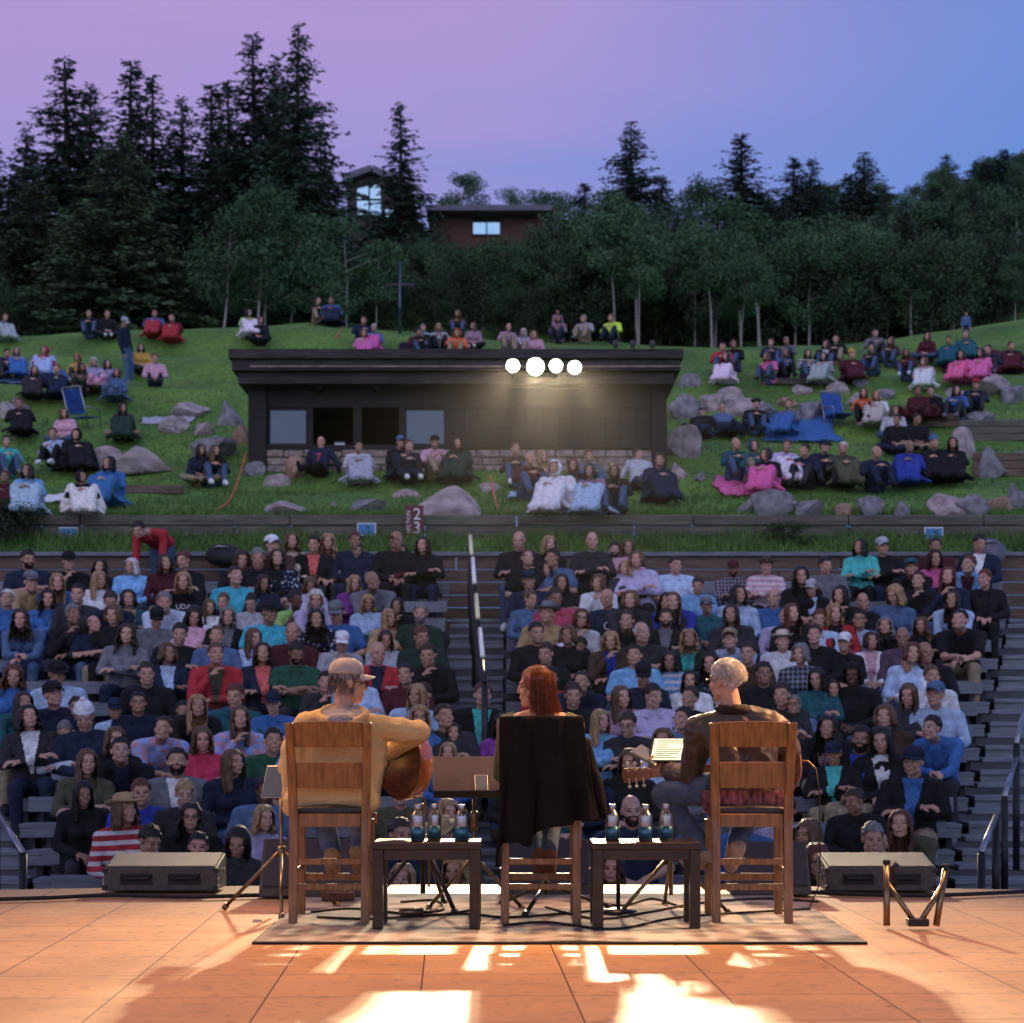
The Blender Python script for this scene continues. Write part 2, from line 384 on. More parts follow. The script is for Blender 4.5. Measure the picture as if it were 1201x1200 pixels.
def hand(w, d, nrm, side, curl=.5, k=1.):
    """palm, four unequal bent fingers and a thumb off the side; nrm = palm direction, side = +-1 thumb side along d x nrm"""
    d = V(d).normalized(); nrm = V(nrm); nrm = (nrm - d * nrm.dot(d)).normalized(); l = d.cross(nrm).normalized() * side
    out = []; b = w + d * (.085 * k)
    for q, (o, ln) in enumerate(((.03, .070), (.010, .080), (-.011, .074), (-.030, .058))):
        out.append(cap(w + l * (o * .6) * k, .0145 * k, b + l * (o * k), .0115 * k))
        d1 = (d * math.cos(curl) + nrm * math.sin(curl)); d2 = (d * math.cos(curl * 2.1) + nrm * math.sin(curl * 2.1))
        m = b + l * (o * 1.05 * k) + d1 * (ln * .52 * k)
        out += [cap(b + l * (o * k), .0098 * k, m, .0090 * k), cap(m, .0090 * k, m + d2 * (ln * .52 * k), .0074 * k)]
    t0 = w + d * (.028 * k) + l * (.026 * k); t1 = t0 + (d * .6 + l * .75 + nrm * .25).normalized() * (.042 * k); t2 = t1 + (d * .9 + l * .25 + nrm * .35).normalized() * (.034 * k)
    out += [cap(t0, .0135 * k, t1, .0105 * k), cap(t1, .0105 * k, t2, .0085 * k)]
    return out
def hands(j):
    out = []
    for i in (0, 1):
        el, wr = j['el'][i], j['wr'][i]; d = (wr - el).normalized(); n_ = j.get('hn', [None, None])[i] or V((0, .25, -1))
        out += hand(wr, j.get('hd', [None, None])[i] or d, n_, -1 if i == 0 else 1, j.get('hc', [.5, .5])[i])
    return out
def head_prims(j, M_):
    T = lambda x, y, z: M_ @ V((x, y, z)); R3 = M_.to_3x3()
    e = lambda c, r: ele(T(*c), r, R3)
    o = [e((0, .018, .032), (.074, .094, .086)), e((0, -.022, -.045), (.057, .064, .074)), e((0, -.062, -.094), (.026, .024, .02)),
         cap(T(0, -.084, .012), .008, T(0, -.102 if j['sex'] == 'm' else -.0965, -.026), .0115 if j['sex'] == 'm' else .0095), cap(T(-.036, -.068, .024), .014, T(.036, -.068, .024), .014),
         e((-.036, -.056, -.03), (.026, .026, .026)), e((.036, -.056, -.03), (.026, .026, .026)),
         cap(T(-.016, -.083, -.064), .009, T(.016, -.083, -.064), .009), cap(T(-.05, -.01, -.072), .02, T(0, -.062, -.098), .02), cap(T(.05, -.01, -.072), .02, T(0, -.062, -.098), .02)]
    o += [e((-.031, -.069, .0), (.015, .013, .011)), e((.031, -.069, .0), (.015, .013, .011))]
    for s in (-1, 1): o += [e((s * .077, .012, -.008), (.010, .020, .030)), e((s * .072, .006, -.024), (.010, .012, .014))]
    o += [cap(j['nk'] + V((0, .006, .005)), .056 if j['sex'] == 'm' else .047, T(0, .022, -.055), .054 if j['sex'] == 'm' else .045)]
    return o
def head_matrix(j, yaw, pitch=0., roll=0.):
    return Matrix.Translation(j['head']) @ Matrix.Rotation(yaw, 4, 'Z') @ Matrix.Rotation(roll, 4, 'Y') @ Matrix.Rotation(pitch, 4, 'X') @ Matrix.Scale(.97 if j['sex'] == 'm' else .91, 4)
def paint_face(me, M_):
    setmats(me, [SKIN, EYE, BROW, LIP]); inv = np.array(M_.inverted()); c = polyinfo(me)
    q = c @ inv[:3, :3].T + inv[:3, 3]; x, y, z = np.abs(q[:, 0]), q[:, 1], q[:, 2]; mi = np.zeros(len(c), int)
    front = y < -.05
    mi[front & (np.abs(x - .031) < .0125) & (np.abs(z - .001) < .0055)] = 1
    mi[front & (np.abs(x - .033) < .021) & (np.abs(z - .0245) < .0035)] = 2
    mi[front & (x < .024) & (np.abs(z + .064) < .0065)] = 3
    me.polygons.foreach_set('material_index', mi)
    return me
def body_mesh(j, M_, voxel=.0085):
    me = blob(torso(j) + arms(j) + legs(j) + feet(j) + hands(j) + head_prims(j, M_), voxel, 'person', 2)
    return paint_face(me, M_)

# hair and hats, in the head's own frame -----------------------------------------
def shell(rx, ry, rz, c, keep, nu=40, nv=28, amp=.004, fs=40, name='hair'):
    mb = MB(); mb.ell(c, (rx, ry, rz), None, nu, nv)
    me = mb.mesh(name, HAIR)
    for v in me.vertices:
        p = v.co - V(c); v.co += p.normalized() * (amp * noise.noise(v.co * fs) * 2)
    return cutmesh(me, keep)
def hairline(p, ear=.005, low=-.065):
    y = p.y
    if y < -.055: return p.z > .066
    if y < 0: return p.z > ear + (-y / .055) * .06
    return p.z > ear - (min(y, .09) / .09) * (ear - low)
def fall(n, zend, out, wave=0., seed=1, gap=50, r0=.02, r1=.009, top=.09):
    rnd = random.Random(seed); o = []
    for i in range(n):
        a = R(-180 + gap) + (R(360 - 2 * gap)) * i / (n - 1) - R(0)
        sx, cy = math.sin(a), math.cos(a)      # a = 0 at the back (+Y)
        pts = [V((.045 * sx, .02 + .05 * cy, .10)), V((.082 * sx, .012 + .098 * cy, .045)), V((.090 * sx, .010 + .102 * cy, -.03))]
        ze = zend + rnd.uniform(-.03, .03); m = 4
        for k in range(1, m + 1):
            t = k / m; q = V(((.090 + out * t) * sx, .010 + (.102 + out * .4 * t) * cy, -.03 + (ze + .03) * t))
            q += V((rnd.uniform(-1, 1), rnd.uniform(-1, 1), 0)) * (wave + .004); pts.append(q)
        for k in range(len(pts) - 1):
            ra = r0 + (r1 - r0) * k / (len(pts) - 1); rb = r0 + (r1 - r0) * (k + 1) / (len(pts) - 1); o.append(cap(pts[k], ra, pts[k + 1], rb))
    return o
HAIRM = {}
def hair_mesh(st):
    if st in HAIRM: return HAIRM[st]
    dome = [ele((0, .020, .036), (.083, .102, .091))]
    face = lambda p: not (p.y < -.035 and abs(p.x) < .062 and p.z < .066) and not (p.y < -.062 and p.z < .075)
    if st == 's': me = shell(.0835, .102, .092, (0, .02, .035), hairline, amp=.006, fs=55)
    elif st == 'r': me = shell(.0815, .099, .088, (0, .02, .033), lambda p: p.z < .055 and p.y > -.02 and hairline(p, .0), amp=.004)
    elif st == 'k': me = cutmesh(blob([ele((0, .018, .034), (.094, .108, .098))] + fall(18, -.07, .01, .006, 3, 62, .026, .018), .008, 'hair', 2, fold=.009, fscale=30), lambda p: face(p))
    elif st == 'l': me = cutmesh(blob(dome + fall(26, -.27, -.004, .004, 5, 52, .018, .010), .008, 'hair', 1), face)
    elif st == 'w': me = cutmesh(blob(dome + fall(26, -.24, .035, .016, 9, 54, .024, .014), .008, 'hair', 1, fold=.008, fscale=22), face)
    elif st == 'h': me = cutmesh(blob(dome + fall(26, -.13, .014, .006, 12, 54, .021, .014), .008, 'hair', 1, fold=.005, fscale=25), face)
    elif st == 'u':
        me = cutmesh(blob([ele((0, .02, .034), (.083, .101, .09)), ele((0, .125, .04), (.04, .038, .04)), cap((0, .1, -.02), .03, (0, .08, -.04), .02)], .007, 'hair', 2, fold=.003, fscale=40), lambda p: face(p) and hairline(p, -.01, -.06))
    elif st == 'fringe': me = shell(.0815, .099, .088, (0, .02, .033), lambda p: hairline(p, .0, -.07) and p.z < .05, amp=.004)
    setmats(me, [HAIR]); me.polygons.foreach_set('use_smooth', [True] * len(me.polygons)); HAIRM[st] = me; return me
def hat_mesh(st):
    key = 'hat' + st
    if key in HAIRM: return HAIRM[key]
    mb = MB()
    if st == 'c':
        prof = [(.088, 0), (.090, .02), (.084, .048), (.066, .075), (.036, .09), (.001, .094)]
        mb.lathe(prof, (0, 0, 0), 24)
        n = 14; vs = []; fs = []
        for t in range(4):
            for i in range(n + 1):
                a = -1 + 2 * i / n; f = t / 3; e = math.sqrt(max(0, 1 - a * a))
                vs.append(V((a * .078, -.055 - .02 * e - f * .075 * e ** .7, .006 - .012 * f - .018 * a * a * (.4 + f))))
        for t in range(3):
            for i in range(n): q = t * (n + 1) + i; fs.append((q, q + 1, q + n + 2, q + n + 1))
        o = len(mb.v); mb.add(vs, fs, 0, True); mb.add([q - V((0, 0, .005)) for q in vs], [f[::-1] for f in fs], 0, True)
        mb.ell((0, 0, .095), (.006, .006, .004), None, 8, 5)
    elif st == 't':
        mb.lathe([(.150, .012), (.148, .006), (.115, -.004), (.090, .002), (.086, .03), (.078, .075), (.05, .092), (.02, .084), (.001, .08)], (0, 0, 0), 28)
        for i in range(len(mb.v)):
            x, y, z = mb.v[i]
            rr = math.hypot(x, y)
            if rr > .11: z += .035 * (abs(x) / .15) ** 2 - .01
            mb.v[i] = (x * .93, y * 1.1, z)
    elif st == 'n':
        mb.lathe([(.086, -.01), (.092, .0), (.092, .02), (.087, .022), (.086, .045), (.07, .08), (.04, .105), (.012, .112), (.001, .112)], (0, 0, 0), 24); mb.ell((0, 0, .125), (.025, .025, .022))
    elif st == 'o':
        me = shell(.112, .128, .13, (0, .02, .0), lambda p: not (p.y < -.045 and p.z < .085 and abs(p.x) < .085), amp=.006, fs=18, name='hood')
        setmats(me, [CLOTH]); HAIRM[key] = me; return me
    S = Matrix.Translation((0, .018, .050)) @ Matrix.Diagonal((1, 1.13, 1, 1))
    if st == 't': S = Matrix.Translation((0, .015, .055))
    mb.v = [tuple(S @ V(v)) for v in mb.v]
    me = mb.mesh({'c': 'cap', 't': 'hat', 'n': 'knit_hat'}[st], CLOTH); HAIRM[key] = me; return me
def beard_mesh():
    if 'beard' not in HAIRM:
        me = shell(.0645, .078, .083, (0, -.022, -.047), lambda p: p.z < -.035 and p.y < .02 and not (abs(p.x) < .026 and -.077 < p.z < -.05 and p.y < -.07), amp=.004, name='beard'); setmats(me, [HAIR]); HAIRM['beard'] = me
    return HAIRM['beard']
def glasses_mesh(matl=None):
    if 'gl' not in HAIRM:
        mb = MB()
        for s in (-1, 1):
            pts = [(s * .034 + .022 * math.cos(t), -.098, .0 + .017 * math.sin(t)) for t in [2 * math.pi * i / 14 for i in range(15)]]
            mb.path(pts, .0026, 5); mb.path([(s * .056, -.096, .004), (s * .076, -.05, .008), (s * .08, .02, .0)], .0024, 5)
        mb.path([(-.013, -.1, .003), (.013, -.1, .003)], .0024, 5); HAIRM['gl'] = mb.mesh('glasses', M['blackmetal'])
    return HAIRM['gl']

def _tone(d):
    out = {}
    for k, c in d.items():
        g = sum(c) / 3; out[k] = tuple((.90 * a + .10 * g) * (1.04 if g > .1 else .9) for a in c)
    return out
COLORS = _tone(dict(black=(.011, .011, .014), navy=(.012, .022, .055), charcoal=(.032, .033, .04), grey=(.14, .15, .17), silver=(.38, .39, .43), white=(.68, .69, .72), blue=(.03, .13, .37),
    royal=(.018, .04, .36), sky=(.16, .42, .72), pale=(.36, .5, .70), denim=(.07, .14, .27), teal=(.014, .11, .14), turquoise=(.03, .48, .62), aqua=(.05, .52, .48), green=(.02, .11, .06),
    forest=(.018, .05, .035), lime=(.3, .55, .13), olive=(.085, .085, .05), tan=(.40, .27, .13), mustard=(.5, .3, .04), cream=(.52, .44, .34), brown=(.075, .042, .025), maroon=(.085, .012, .022),
    red=(.42, .018, .028), crimson=(.55, .02, .085), raspberry=(.38, .045, .09), coral=(.68, .12, .10), blush=(.6, .33, .42), hotpink=(.7, .11, .33), lavender=(.42, .38, .58), mauve=(.32, .19, .26),
    purple=(.19, .025, .24), orange=(.72, .12, .02), neon=(.55, .85, .05), plum=(.10, .06, .10), jeans=(.05, .09, .17), khaki=(.28, .22, .13)))
CNAME = dict(pale='light blue', sky='sky blue', royal='royal blue', silver='light grey', forest='dark green', neon='neon yellow', hotpink='hot pink', lime='lime green', jeans='denim', blush='pale pink')
def cn(c): return CNAME.get(c, c)
HC = dict(K=((.008, .006, .005), 'dark'), B=((.028, .015, .009), 'brown'), L=((.10, .055, .025), 'light brown'), Y=((.32, .20, .09), 'blond'), G=((.16, .155, .15), 'grey'), W=((.5, .48, .44), 'white'), R=((.095, .028, .012), 'reddish'))
VAR = {}
def variant(sex, pose, yawk, pitchk, ground=None):
    key = (sex, pose, yawk, pitchk, ground)
    if key in VAR: return VAR[key]
    lean, am = dict(lap=(.06, 'lap'), cross=(.0, 'cross'), lean=(.55, 'lean'), chin=(.2, 'chin'), back=(-.3, 'back'), knee=(.18, 'knee'), down=(.05, 'down'), bend=(1.35, 'down'))[pose]
    j = J_seat(sex, lean, am, ground=ground)
    if pose == 'bend':
        for i in (0, 1): j['el'][i] = j['sh'][i] + V((0, -.03, -.25)); j['wr'][i] = j['sh'][i] + V((.0, -.05, -.48))
    M_ = head_matrix(j, yawk * R(32), pitchk * R(24) - (.25 * lean if pose in ('lean', 'knee') else 0))
    VAR[key] = dict(j=j, M=M_, body=body_mesh(j, M_)); return VAR[key]
GAR = {}
def garment(kind, sex, pose, ground=None):
    key = (kind, sex, pose, ground)
    if key in GAR: return GAR[key]
    j = variant(sex, pose, 0, 0, ground)['j']
    if kind == 'long': me = blob(torso(j, .014) + arms(j, .013, .93), .011, 'shirt', 1, fold=.006, fscale=14, seed=3)
    elif kind == 'short': me = blob(torso(j, .012) + arms(j, .013, .4), .011, 'shirt', 1, fold=.005, fscale=13, seed=5)
    elif kind == 'trousers': me = blob([cap(j['pel'] + V((-.07, 0, -.02)), .108, j['pel'] + V((.07, 0, -.02)), .108)] + legs(j, .012), .012, 'trousers', 1, fold=.006, fscale=13)
    elif kind in ('shoe0', 'shoe1'): me = blob(feet(j, .010)[:2] if kind == 'shoe0' else feet(j, .010)[2:], .009, 'shoe', 1)
    elif kind == 'inner':
        src = garment('long', sex, pose, ground).copy(); nk = j['nk']; ax = j['ax']; up = (j['nk'] - j['pel']).normalized(); fw = up.cross(ax); fw = -fw if fw.y > 0 else fw
        def keep(p):
            d = p - nk; h = -d.dot(up); return d.dot(fw) > .03 and -.03 < h < .36 and abs(d.dot(ax)) < .075 * (1 - h / .42) + .004
        me = cutmesh(src, keep)
        for v in me.vertices: v.co += fw * .006
        me.name = 'undershirt'
    setmats(me, [CLOTH]); GAR[key] = me; return me
def cape(ground, seed=0, hi=.40, low=0):
    """blanket drawn round a seated body: follows legs and lap down to the ground"""
    key = ('cape', ground, hi, seed)
    if key in GAR: return GAR[key]
    j = variant('m', 'knee' if ground else 'lap', 0, 0, ground)['j']; pr = [q for q in legs(j, .035)]
    rnd = random.Random(seed)
    pr += [cap(j['pel'] + V((-.13, 0, hi * .55)), .115, j['pel'] + V((.13, 0, hi * .55)), .115), cap((-.13, -.05, .12), .13, (.13, -.05, .12), .13)]
    if hi > .35: pr += [cap(j['che'] + V((-.13, 0, .02)), .125, j['che'] + V((.13, 0, .02)), .125), cap(j['sh'][0], .085, (-.3, -.12, .12), .11), cap(j['sh'][1], .085, (.3, -.12, .12), .11)]
    km, am = (j['kn'][0] + j['kn'][1]) / 2, (j['an'][0] + j['an'][1]) / 2
    pr += [cap(km, .09, am, .11), cap(j['pel'] + V((0, -.1, .05)), .14, km, .10), cap(j['an'][0], .085, j['toe'][0], .078), cap(j['an'][1], .085, j['toe'][1], .078), cap(j['an'][0] + V((-.03, 0, -.03)), .07, j['an'][1] + V((.03, 0, -.03)), .07)]
    pr += [cap(j['kn'][0], .075, j['kn'][1], .075), cap(j['kn'][0].lerp(j['an'][0], .55), .07, j['kn'][1].lerp(j['an'][1], .55), .07)]
    for i in range(8):
        a = R(-60 + 300 * i / 7 + 180); pr.append(cap(V((0, -.2, .16)) + V((math.cos(a) * .15, math.sin(a) * .15, 0)), .06, V((math.cos(a) * rnd.uniform(.3, .46), -.22 + math.sin(a) * rnd.uniform(.3, .44), .015)), .02))
    me = blob(pr, .014, 'blanket', 3, fold=.02, fscale=9, seed=seed); setmats(me, [CLOTH])
    cutmesh(me, lambda p: p.z > -.02); GAR[key] = me; return me

SKINS = [(.50, .285, .195), (.46, .26, .175), (.53, .31, .22), (.40, .225, .145), (.50, .295, .22), (.53, .285, .215), (.31, .17, .11)]
WHO = []      # every person and how to point at them
def person(loc, rz, sc, sex, pose, yawk, pitchk, hair, hc, top, inner=None, sleeve='long', pat=None, hat=None, beard=False, ground=None, dark=False, legcol=None, glasses=False, blanket=None, rnd=random, group=None, text=None, shoes=True):
    v = variant(sex, pose, yawk, pitchk, ground); j = v['j']
    b = link('person', v['body'], None, (.10, .05, .03) if dark else rnd.choice(SKINS)); b.location = loc; b.rotation_euler = (0, 0, rz); b.scale = (sc * rnd.uniform(.95, 1.08), sc * rnd.uniform(.96, 1.06), sc)
    if ground != 'stand': b.rotation_euler = (rnd.uniform(-.05, .05), rnd.uniform(-.07, .07), rz)
    col = COLORS[top]; jit = rnd.uniform(.85, 1.15); col = tuple(c * jit for c in col)
    me = garment(sleeve, sex, pose, ground)
    if pat:
        kk = ('pat', sleeve, sex, pose, ground, pat)
        if kk not in GAR: GAR[kk] = setmats(me.copy(), [dict(plaid=PLAID, stripe=STRIPE, fine=FINE, floral=FLORAL, dye=DYE)[pat]])
        me = GAR[kk]
    sh = link('shirt', me, b, col)
    link('trousers', garment('trousers', sex, pose, ground), b, COLORS[legcol or rnd.choice(['jeans', 'jeans', 'black', 'navy', 'khaki', 'charcoal'])])
    sc_ = COLORS[rnd.choice(['black', 'brown', 'grey', 'white'])]
    if shoes:
        for q in ('shoe0', 'shoe1'): link('shoe', garment(q, sex, pose, ground), b, sc_)
    if inner: link('undershirt', garment('inner', sex, pose, ground), b, COLORS[inner])
    HM = v['M']; hcol = HC[hc][0]
    if hair not in 'b': link('hair', hair_mesh(hair), b, hcol, HM)
    if hat:
        st, hcn = hat; link({'c': 'cap', 't': 'hat', 'n': 'knit_hat', 'o': 'hood'}[st], hat_mesh(st), b, COLORS[hcn] if st != 'o' else col, HM)
    if beard: link('beard', beard_mesh(), b, hcol, HM)
    if glasses: link('glasses', glasses_mesh(), b, None, HM)
    if text:
        t, sz, tm = text; o = link('lettering', text_mesh(t, sz, tm), b)
        up = (j['nk'] - j['pel']).normalized(); c = j['che'] + V((0, -.134 if sex == 'm' else -.15, -.02)); o.matrix_local = Matrix.Translation(c) @ Matrix.Rotation(R(84), 4, 'X')
    hd = {'s': 'short %s hair', 'b': 'a bald head', 'r': 'thinning %s hair', 'l': 'long straight %s hair', 'w': 'long wavy %s hair', 'h': 'shoulder-length %s hair', 'u': 'tied-back %s hair', 'k': 'fluffy %s hair', 'fringe': 'thinning %s hair'}[hair]
    hd = hd % HC[hc][1] if '%s' in hd else hd
    if hat: hd = {'c': '%s cap', 't': '%s brimmed hat', 'n': '%s knit hat', 'o': 'raised hood'}[hat[0]] % (cn(hat[1]) if hat[0] != 'o' else ()) if hat[0] != 'o' else 'a raised hood'
    if beard and not hat: hd = hd + ' and beard'
    gd = cn(top) + (' ' + {'plaid': 'plaid', 'stripe': 'striped', 'fine': 'pinstriped', 'floral': 'patterned', 'dye': 'mottled'}[pat] if pat else '') + (' jacket over ' + cn(inner) if inner else ' tee' if sleeve == 'short' else ' top')
    if hat and hat[0] in 'ct' : hd = ('a ' if True else '') + hd
    w = dict(o=b, hd=hd, gd=gd, pos=V(loc), short=('%s %s' % (cn(top), 'tee' if sleeve == 'short' else 'jacket' if inner else 'top')) if not hat or hat[0] == 'o' else hd.replace('a ', ''))
    if pat: w['short'] = gd
    WHO.append(w); b['category'] = 'person'
    if group: b['group'] = group
    return b
# ------------------------------------------------------------------ the seated audience: head position in the photograph, hair, clothing
AUD = """36 656 s K navy ss beard|84 660 s K black ss hat:c:black|113 665 w K black|155 664 h W sky <|35 677 s K tan hat:c:grey >|71 678 l Y blue|112 680 l Y white|132 692 s B navy v|5 702 s W blue|57 702 w K blue x
91 697 s K charcoal|153 702 k K teal in:tan|193 700 s G pale fine|25 727 w B denim|84 722 s G black in:charcoal|110 732 r G navy ss|131 721 k L black|180 725 s K grey hat:c:black v|144 743 w B grey x|195 765 k L navy in:pale
197 660 h B maroon >|213 657 s R black <|216 675 h Y black t:UDA|281 656 k B black|274 676 s B turquoise ss > |306 654 s G black|307 684 w B navy|325 650 h B navy floral|321 630 s B brown hat:c:white|340 635 w L cream
367 639 s K black in:coral|361 686 w L lavender v|222 722 w K blush v|248 712 l L white|258 706 s L navy|292 707 s K silver ss v|263 723 h G black in:grey|314 718 s B turquoise ss hat:c:black|349 704 s K lime ss d|371 707 h W lavender v
372 727 w K navy floral|206 743 s K black|300 748 l L pale|341 742 r G maroon|254 764 s L red in:olive|253 746 s L denim|308 763 h B navy in:coral|346 764 s K green ss beard v|383 636 w Y brown|414 626 s R navy
417 645 s B navy plaid v|464 632 r B black|469 647 l B maroon|497 639 h K black|413 684 h Y purple|441 680 b G grey|433 707 h Y pale|470 711 h K black|488 718 s G forest beard|399 718 s B blue ss hat:c:grey v
456 725 l Y tan|453 750 h B silver|498 747 s R forest|397 754 s B silver hat:c:white v|440 766 b G red in:navy|503 769 s B black chin|609 633 b W black|640 639 h Y black|620 651 u B black ss|652 650 s K denim ss <
641 667 h K royal <|694 634 b G charcoal|717 645 s K black beard|733 642 h L blush|750 656 k L lavender|736 666 h Y charcoal <|624 681 s B navy hat:c:navy|659 683 h B black|622 703 u L denim|654 701 s B raspberry
638 718 s B tan hat:t:grey|701 684 k L white chin|716 702 b G navy t:O|741 708 k L charcoal|677 725 h R white gl|737 722 u B black|634 739 s K black|669 745 k L black|716 752 h Y brown in:royal|756 737 fringe W charcoal >
641 767 s B black|680 758 s K white ss|747 769 s K sky ss|790 663 s K pale ss >|779 691 w K charcoal|817 687 s B sky ss|861 667 s B maroon plaid hat:c:maroon beard|862 691 h K pale >|897 664 s K blush stripe hat:t:brown|790 706 l L royal
779 725 s B black in:grey beard|830 711 s K teal hat:c:grey >|906 701 r G blue|809 748 h Y forest in:aqua|859 747 s G pale plaid hat:c:khaki|919 722 s B lavender <|919 752 s B white hat:t:cream|833 768 w K teal floral|880 765 s B brown|932 714 l R black
1011 641 h K aqua cross|1039 641 s G black hat:c:silver|970 663 s K grey >|943 674 w K black|954 690 s G black in:pale hat:c:silver|987 694 l K black|1071 668 s B black hat:c:teal|1076 682 s B black chin|1097 655 h K hotpink|1108 672 l R navy chin
1094 641 s B maroon|1044 692 h Y denim v|1014 706 b G black|983 714 h Y red in:black|956 726 s R pale|1006 727 s K pale gl|1042 735 h G black|1083 733 w L black|957 745 s B black|986 754 s B black hat:c:white
1022 752 k B white in:blush|1063 747 b G plum|1091 763 b R black >|1115 692 l B pale in:black|940 767 k G charcoal plaid|1146 638 s K navy in:white >|1131 660 s R sky in:maroon|1155 679 s R black|1126 717 s K black ss lean|1064 766 k R pale
12 792 w R blue|71 787 s K pale hat:c:black >|68 809 s K navy hat:c:black >|25 817 l B teal|40 836 h K charcoal in:white cross|85 829 s B black gl|78 858 s G pale fine v|139 832 s B pale ss hat:c:navy|164 824 s K navy gl|132 860 h L black
139 881 s K black in:navy|97 891 l L olive|190 852 s B blush ss dye <|106 838 s L navy hat:n:white v|230 822 l Y black|210 833 s K black in:white|273 816 s R teal|281 836 l L blush dye chin|322 825 s B blue hat:c:navy|242 866 h L crimson cross
208 892 s K grey in:white beard|279 890 l L navy >|318 868 s K green|480 791 u K maroon|483 812 l Y pale <|500 814 s B charcoal <|487 836 h Y blue|525 834 s B charcoal|561 808 s R black in:aqua|537 859 l B black
523 883 h Y blue|592 850 h K purple|679 788 s B navy lean|674 813 s B black|642 795 s K red|757 792 s K navy hat:c:black v|787 775 h K sky stripe|809 798 h K white|733 817 l L mauve >|770 816 s K lavender >
803 818 s B black <|796 843 s K blue plaid <|737 849 s B charcoal gl|702 845 l Y sky >|737 886 h L black|745 947 b B navy ss beard|775 868 h L pale|896 790 s K black|920 808 s B charcoal|961 795 h K teal
982 807 l B navy|1000 791 s K black hat:o:black d|932 827 s G denim gl|966 840 w K black in:blush|1003 862 s K black in:royal beard|980 884 s G black in:aqua hat:c:navy|1037 861 l K black in:white|1068 778 b R white|1094 794 s L white|1098 808 s G pale hat:c:denim
1064 814 l L charcoal|1043 837 k L brown|1097 834 s K blue lean|1071 886 s B black in:blue hat:c:navy|1007 939 s B black|1059 955 l R olive|925 945 s B lavender in:black|951 977 k L lavender plaid <|956 1006 w R black gl|1034 990 b W navy
1020 983 s G grey|102 930 l K black|151 947 h L red stripe hat:t:tan >|168 929 s R royal|175 985 s K sky v>|214 930 s Y charcoal|223 957 w K black gl|226 992 s K navy|271 985 l K charcoal v|303 959 h Y lavender
305 927 s K denim d|468 976 s B navy|520 953 h Y teal|525 980 s L brown hat:t:tan v|470 1016 h Y lavender|531 1016 h Y mauve|465 930 s B olive|713 1016 h B charcoal|175 790 s B black|420 790 h B pale
380 800 s K charcoal|862 720 l B charcoal|350 862 h B sky|610 900 h B black|690 905 s K navy|640 925 k Y teal|820 905 l B grey|870 960 s G blue"""
YK = [985 - 29.5 * k + .34 * k * k for k in range(-1, 15)]
def rowD(k): return 14.3 + .74 * k
def row_head_z(k): return CH - (985 - 29.5 * k + .34 * k * k - HY) * rowD(k) / F
def seat_z(k): return row_head_z(k) - .775
def foot_z(k): return seat_z(k) - .43
def row_of(y):
    return min(range(-1, 15), key=lambda k: abs(985 - 29.5 * k + .34 * k * k - y))
ORD = ['front', 'second', 'third', 'fourth', 'fifth', 'sixth', 'seventh', 'eighth', 'ninth', 'tenth', 'eleventh', 'twelfth', 'thirteenth', 'fourteenth', 'fifteenth', 'top']
RND = random.Random(11)
def parse(s):
    t = s.split(); d = dict(x=float(t[0]), y=float(t[1]), hair=t[2], hc=t[3], top=t[4], pose='lap', yaw=0, pitch=0, sleeve='long', inner=None, pat=None, hat=None, beard=False, dark=False, gl=False, text=None, o=t[5:])
    for q in t[5:]:
        if q.startswith('in:'): d['inner'] = q[3:]
        elif q == 'ss': d['sleeve'] = 'short'
        elif q in ('plaid', 'stripe', 'fine', 'floral', 'dye'): d['pat'] = q
        elif q.startswith('hat:'): d['hat'] = tuple(q.split(':')[1:])
        elif q in ('lean', 'chin', 'cross', 'knee', 'back'): d['pose'] = q
        elif q == '<': d['yaw'] = -1
        elif q == '>': d['yaw'] = 1
        elif q == 'v': d['pitch'] = 1
        elif q == 'v>': d['pitch'] = 1; d['yaw'] = 1
        elif q == 'x': d['pose'] = 'cross'
        elif q == 'beard': d['beard'] = True
        elif q == 'd': d['dark'] = True
        elif q == 'gl': d['gl'] = True
        elif q.startswith('t:'): d['text'] = q[2:]
    d['sex'] = 'f' if d['hair'] in 'lwhuk' else 'm'
    return d
SEATED = []
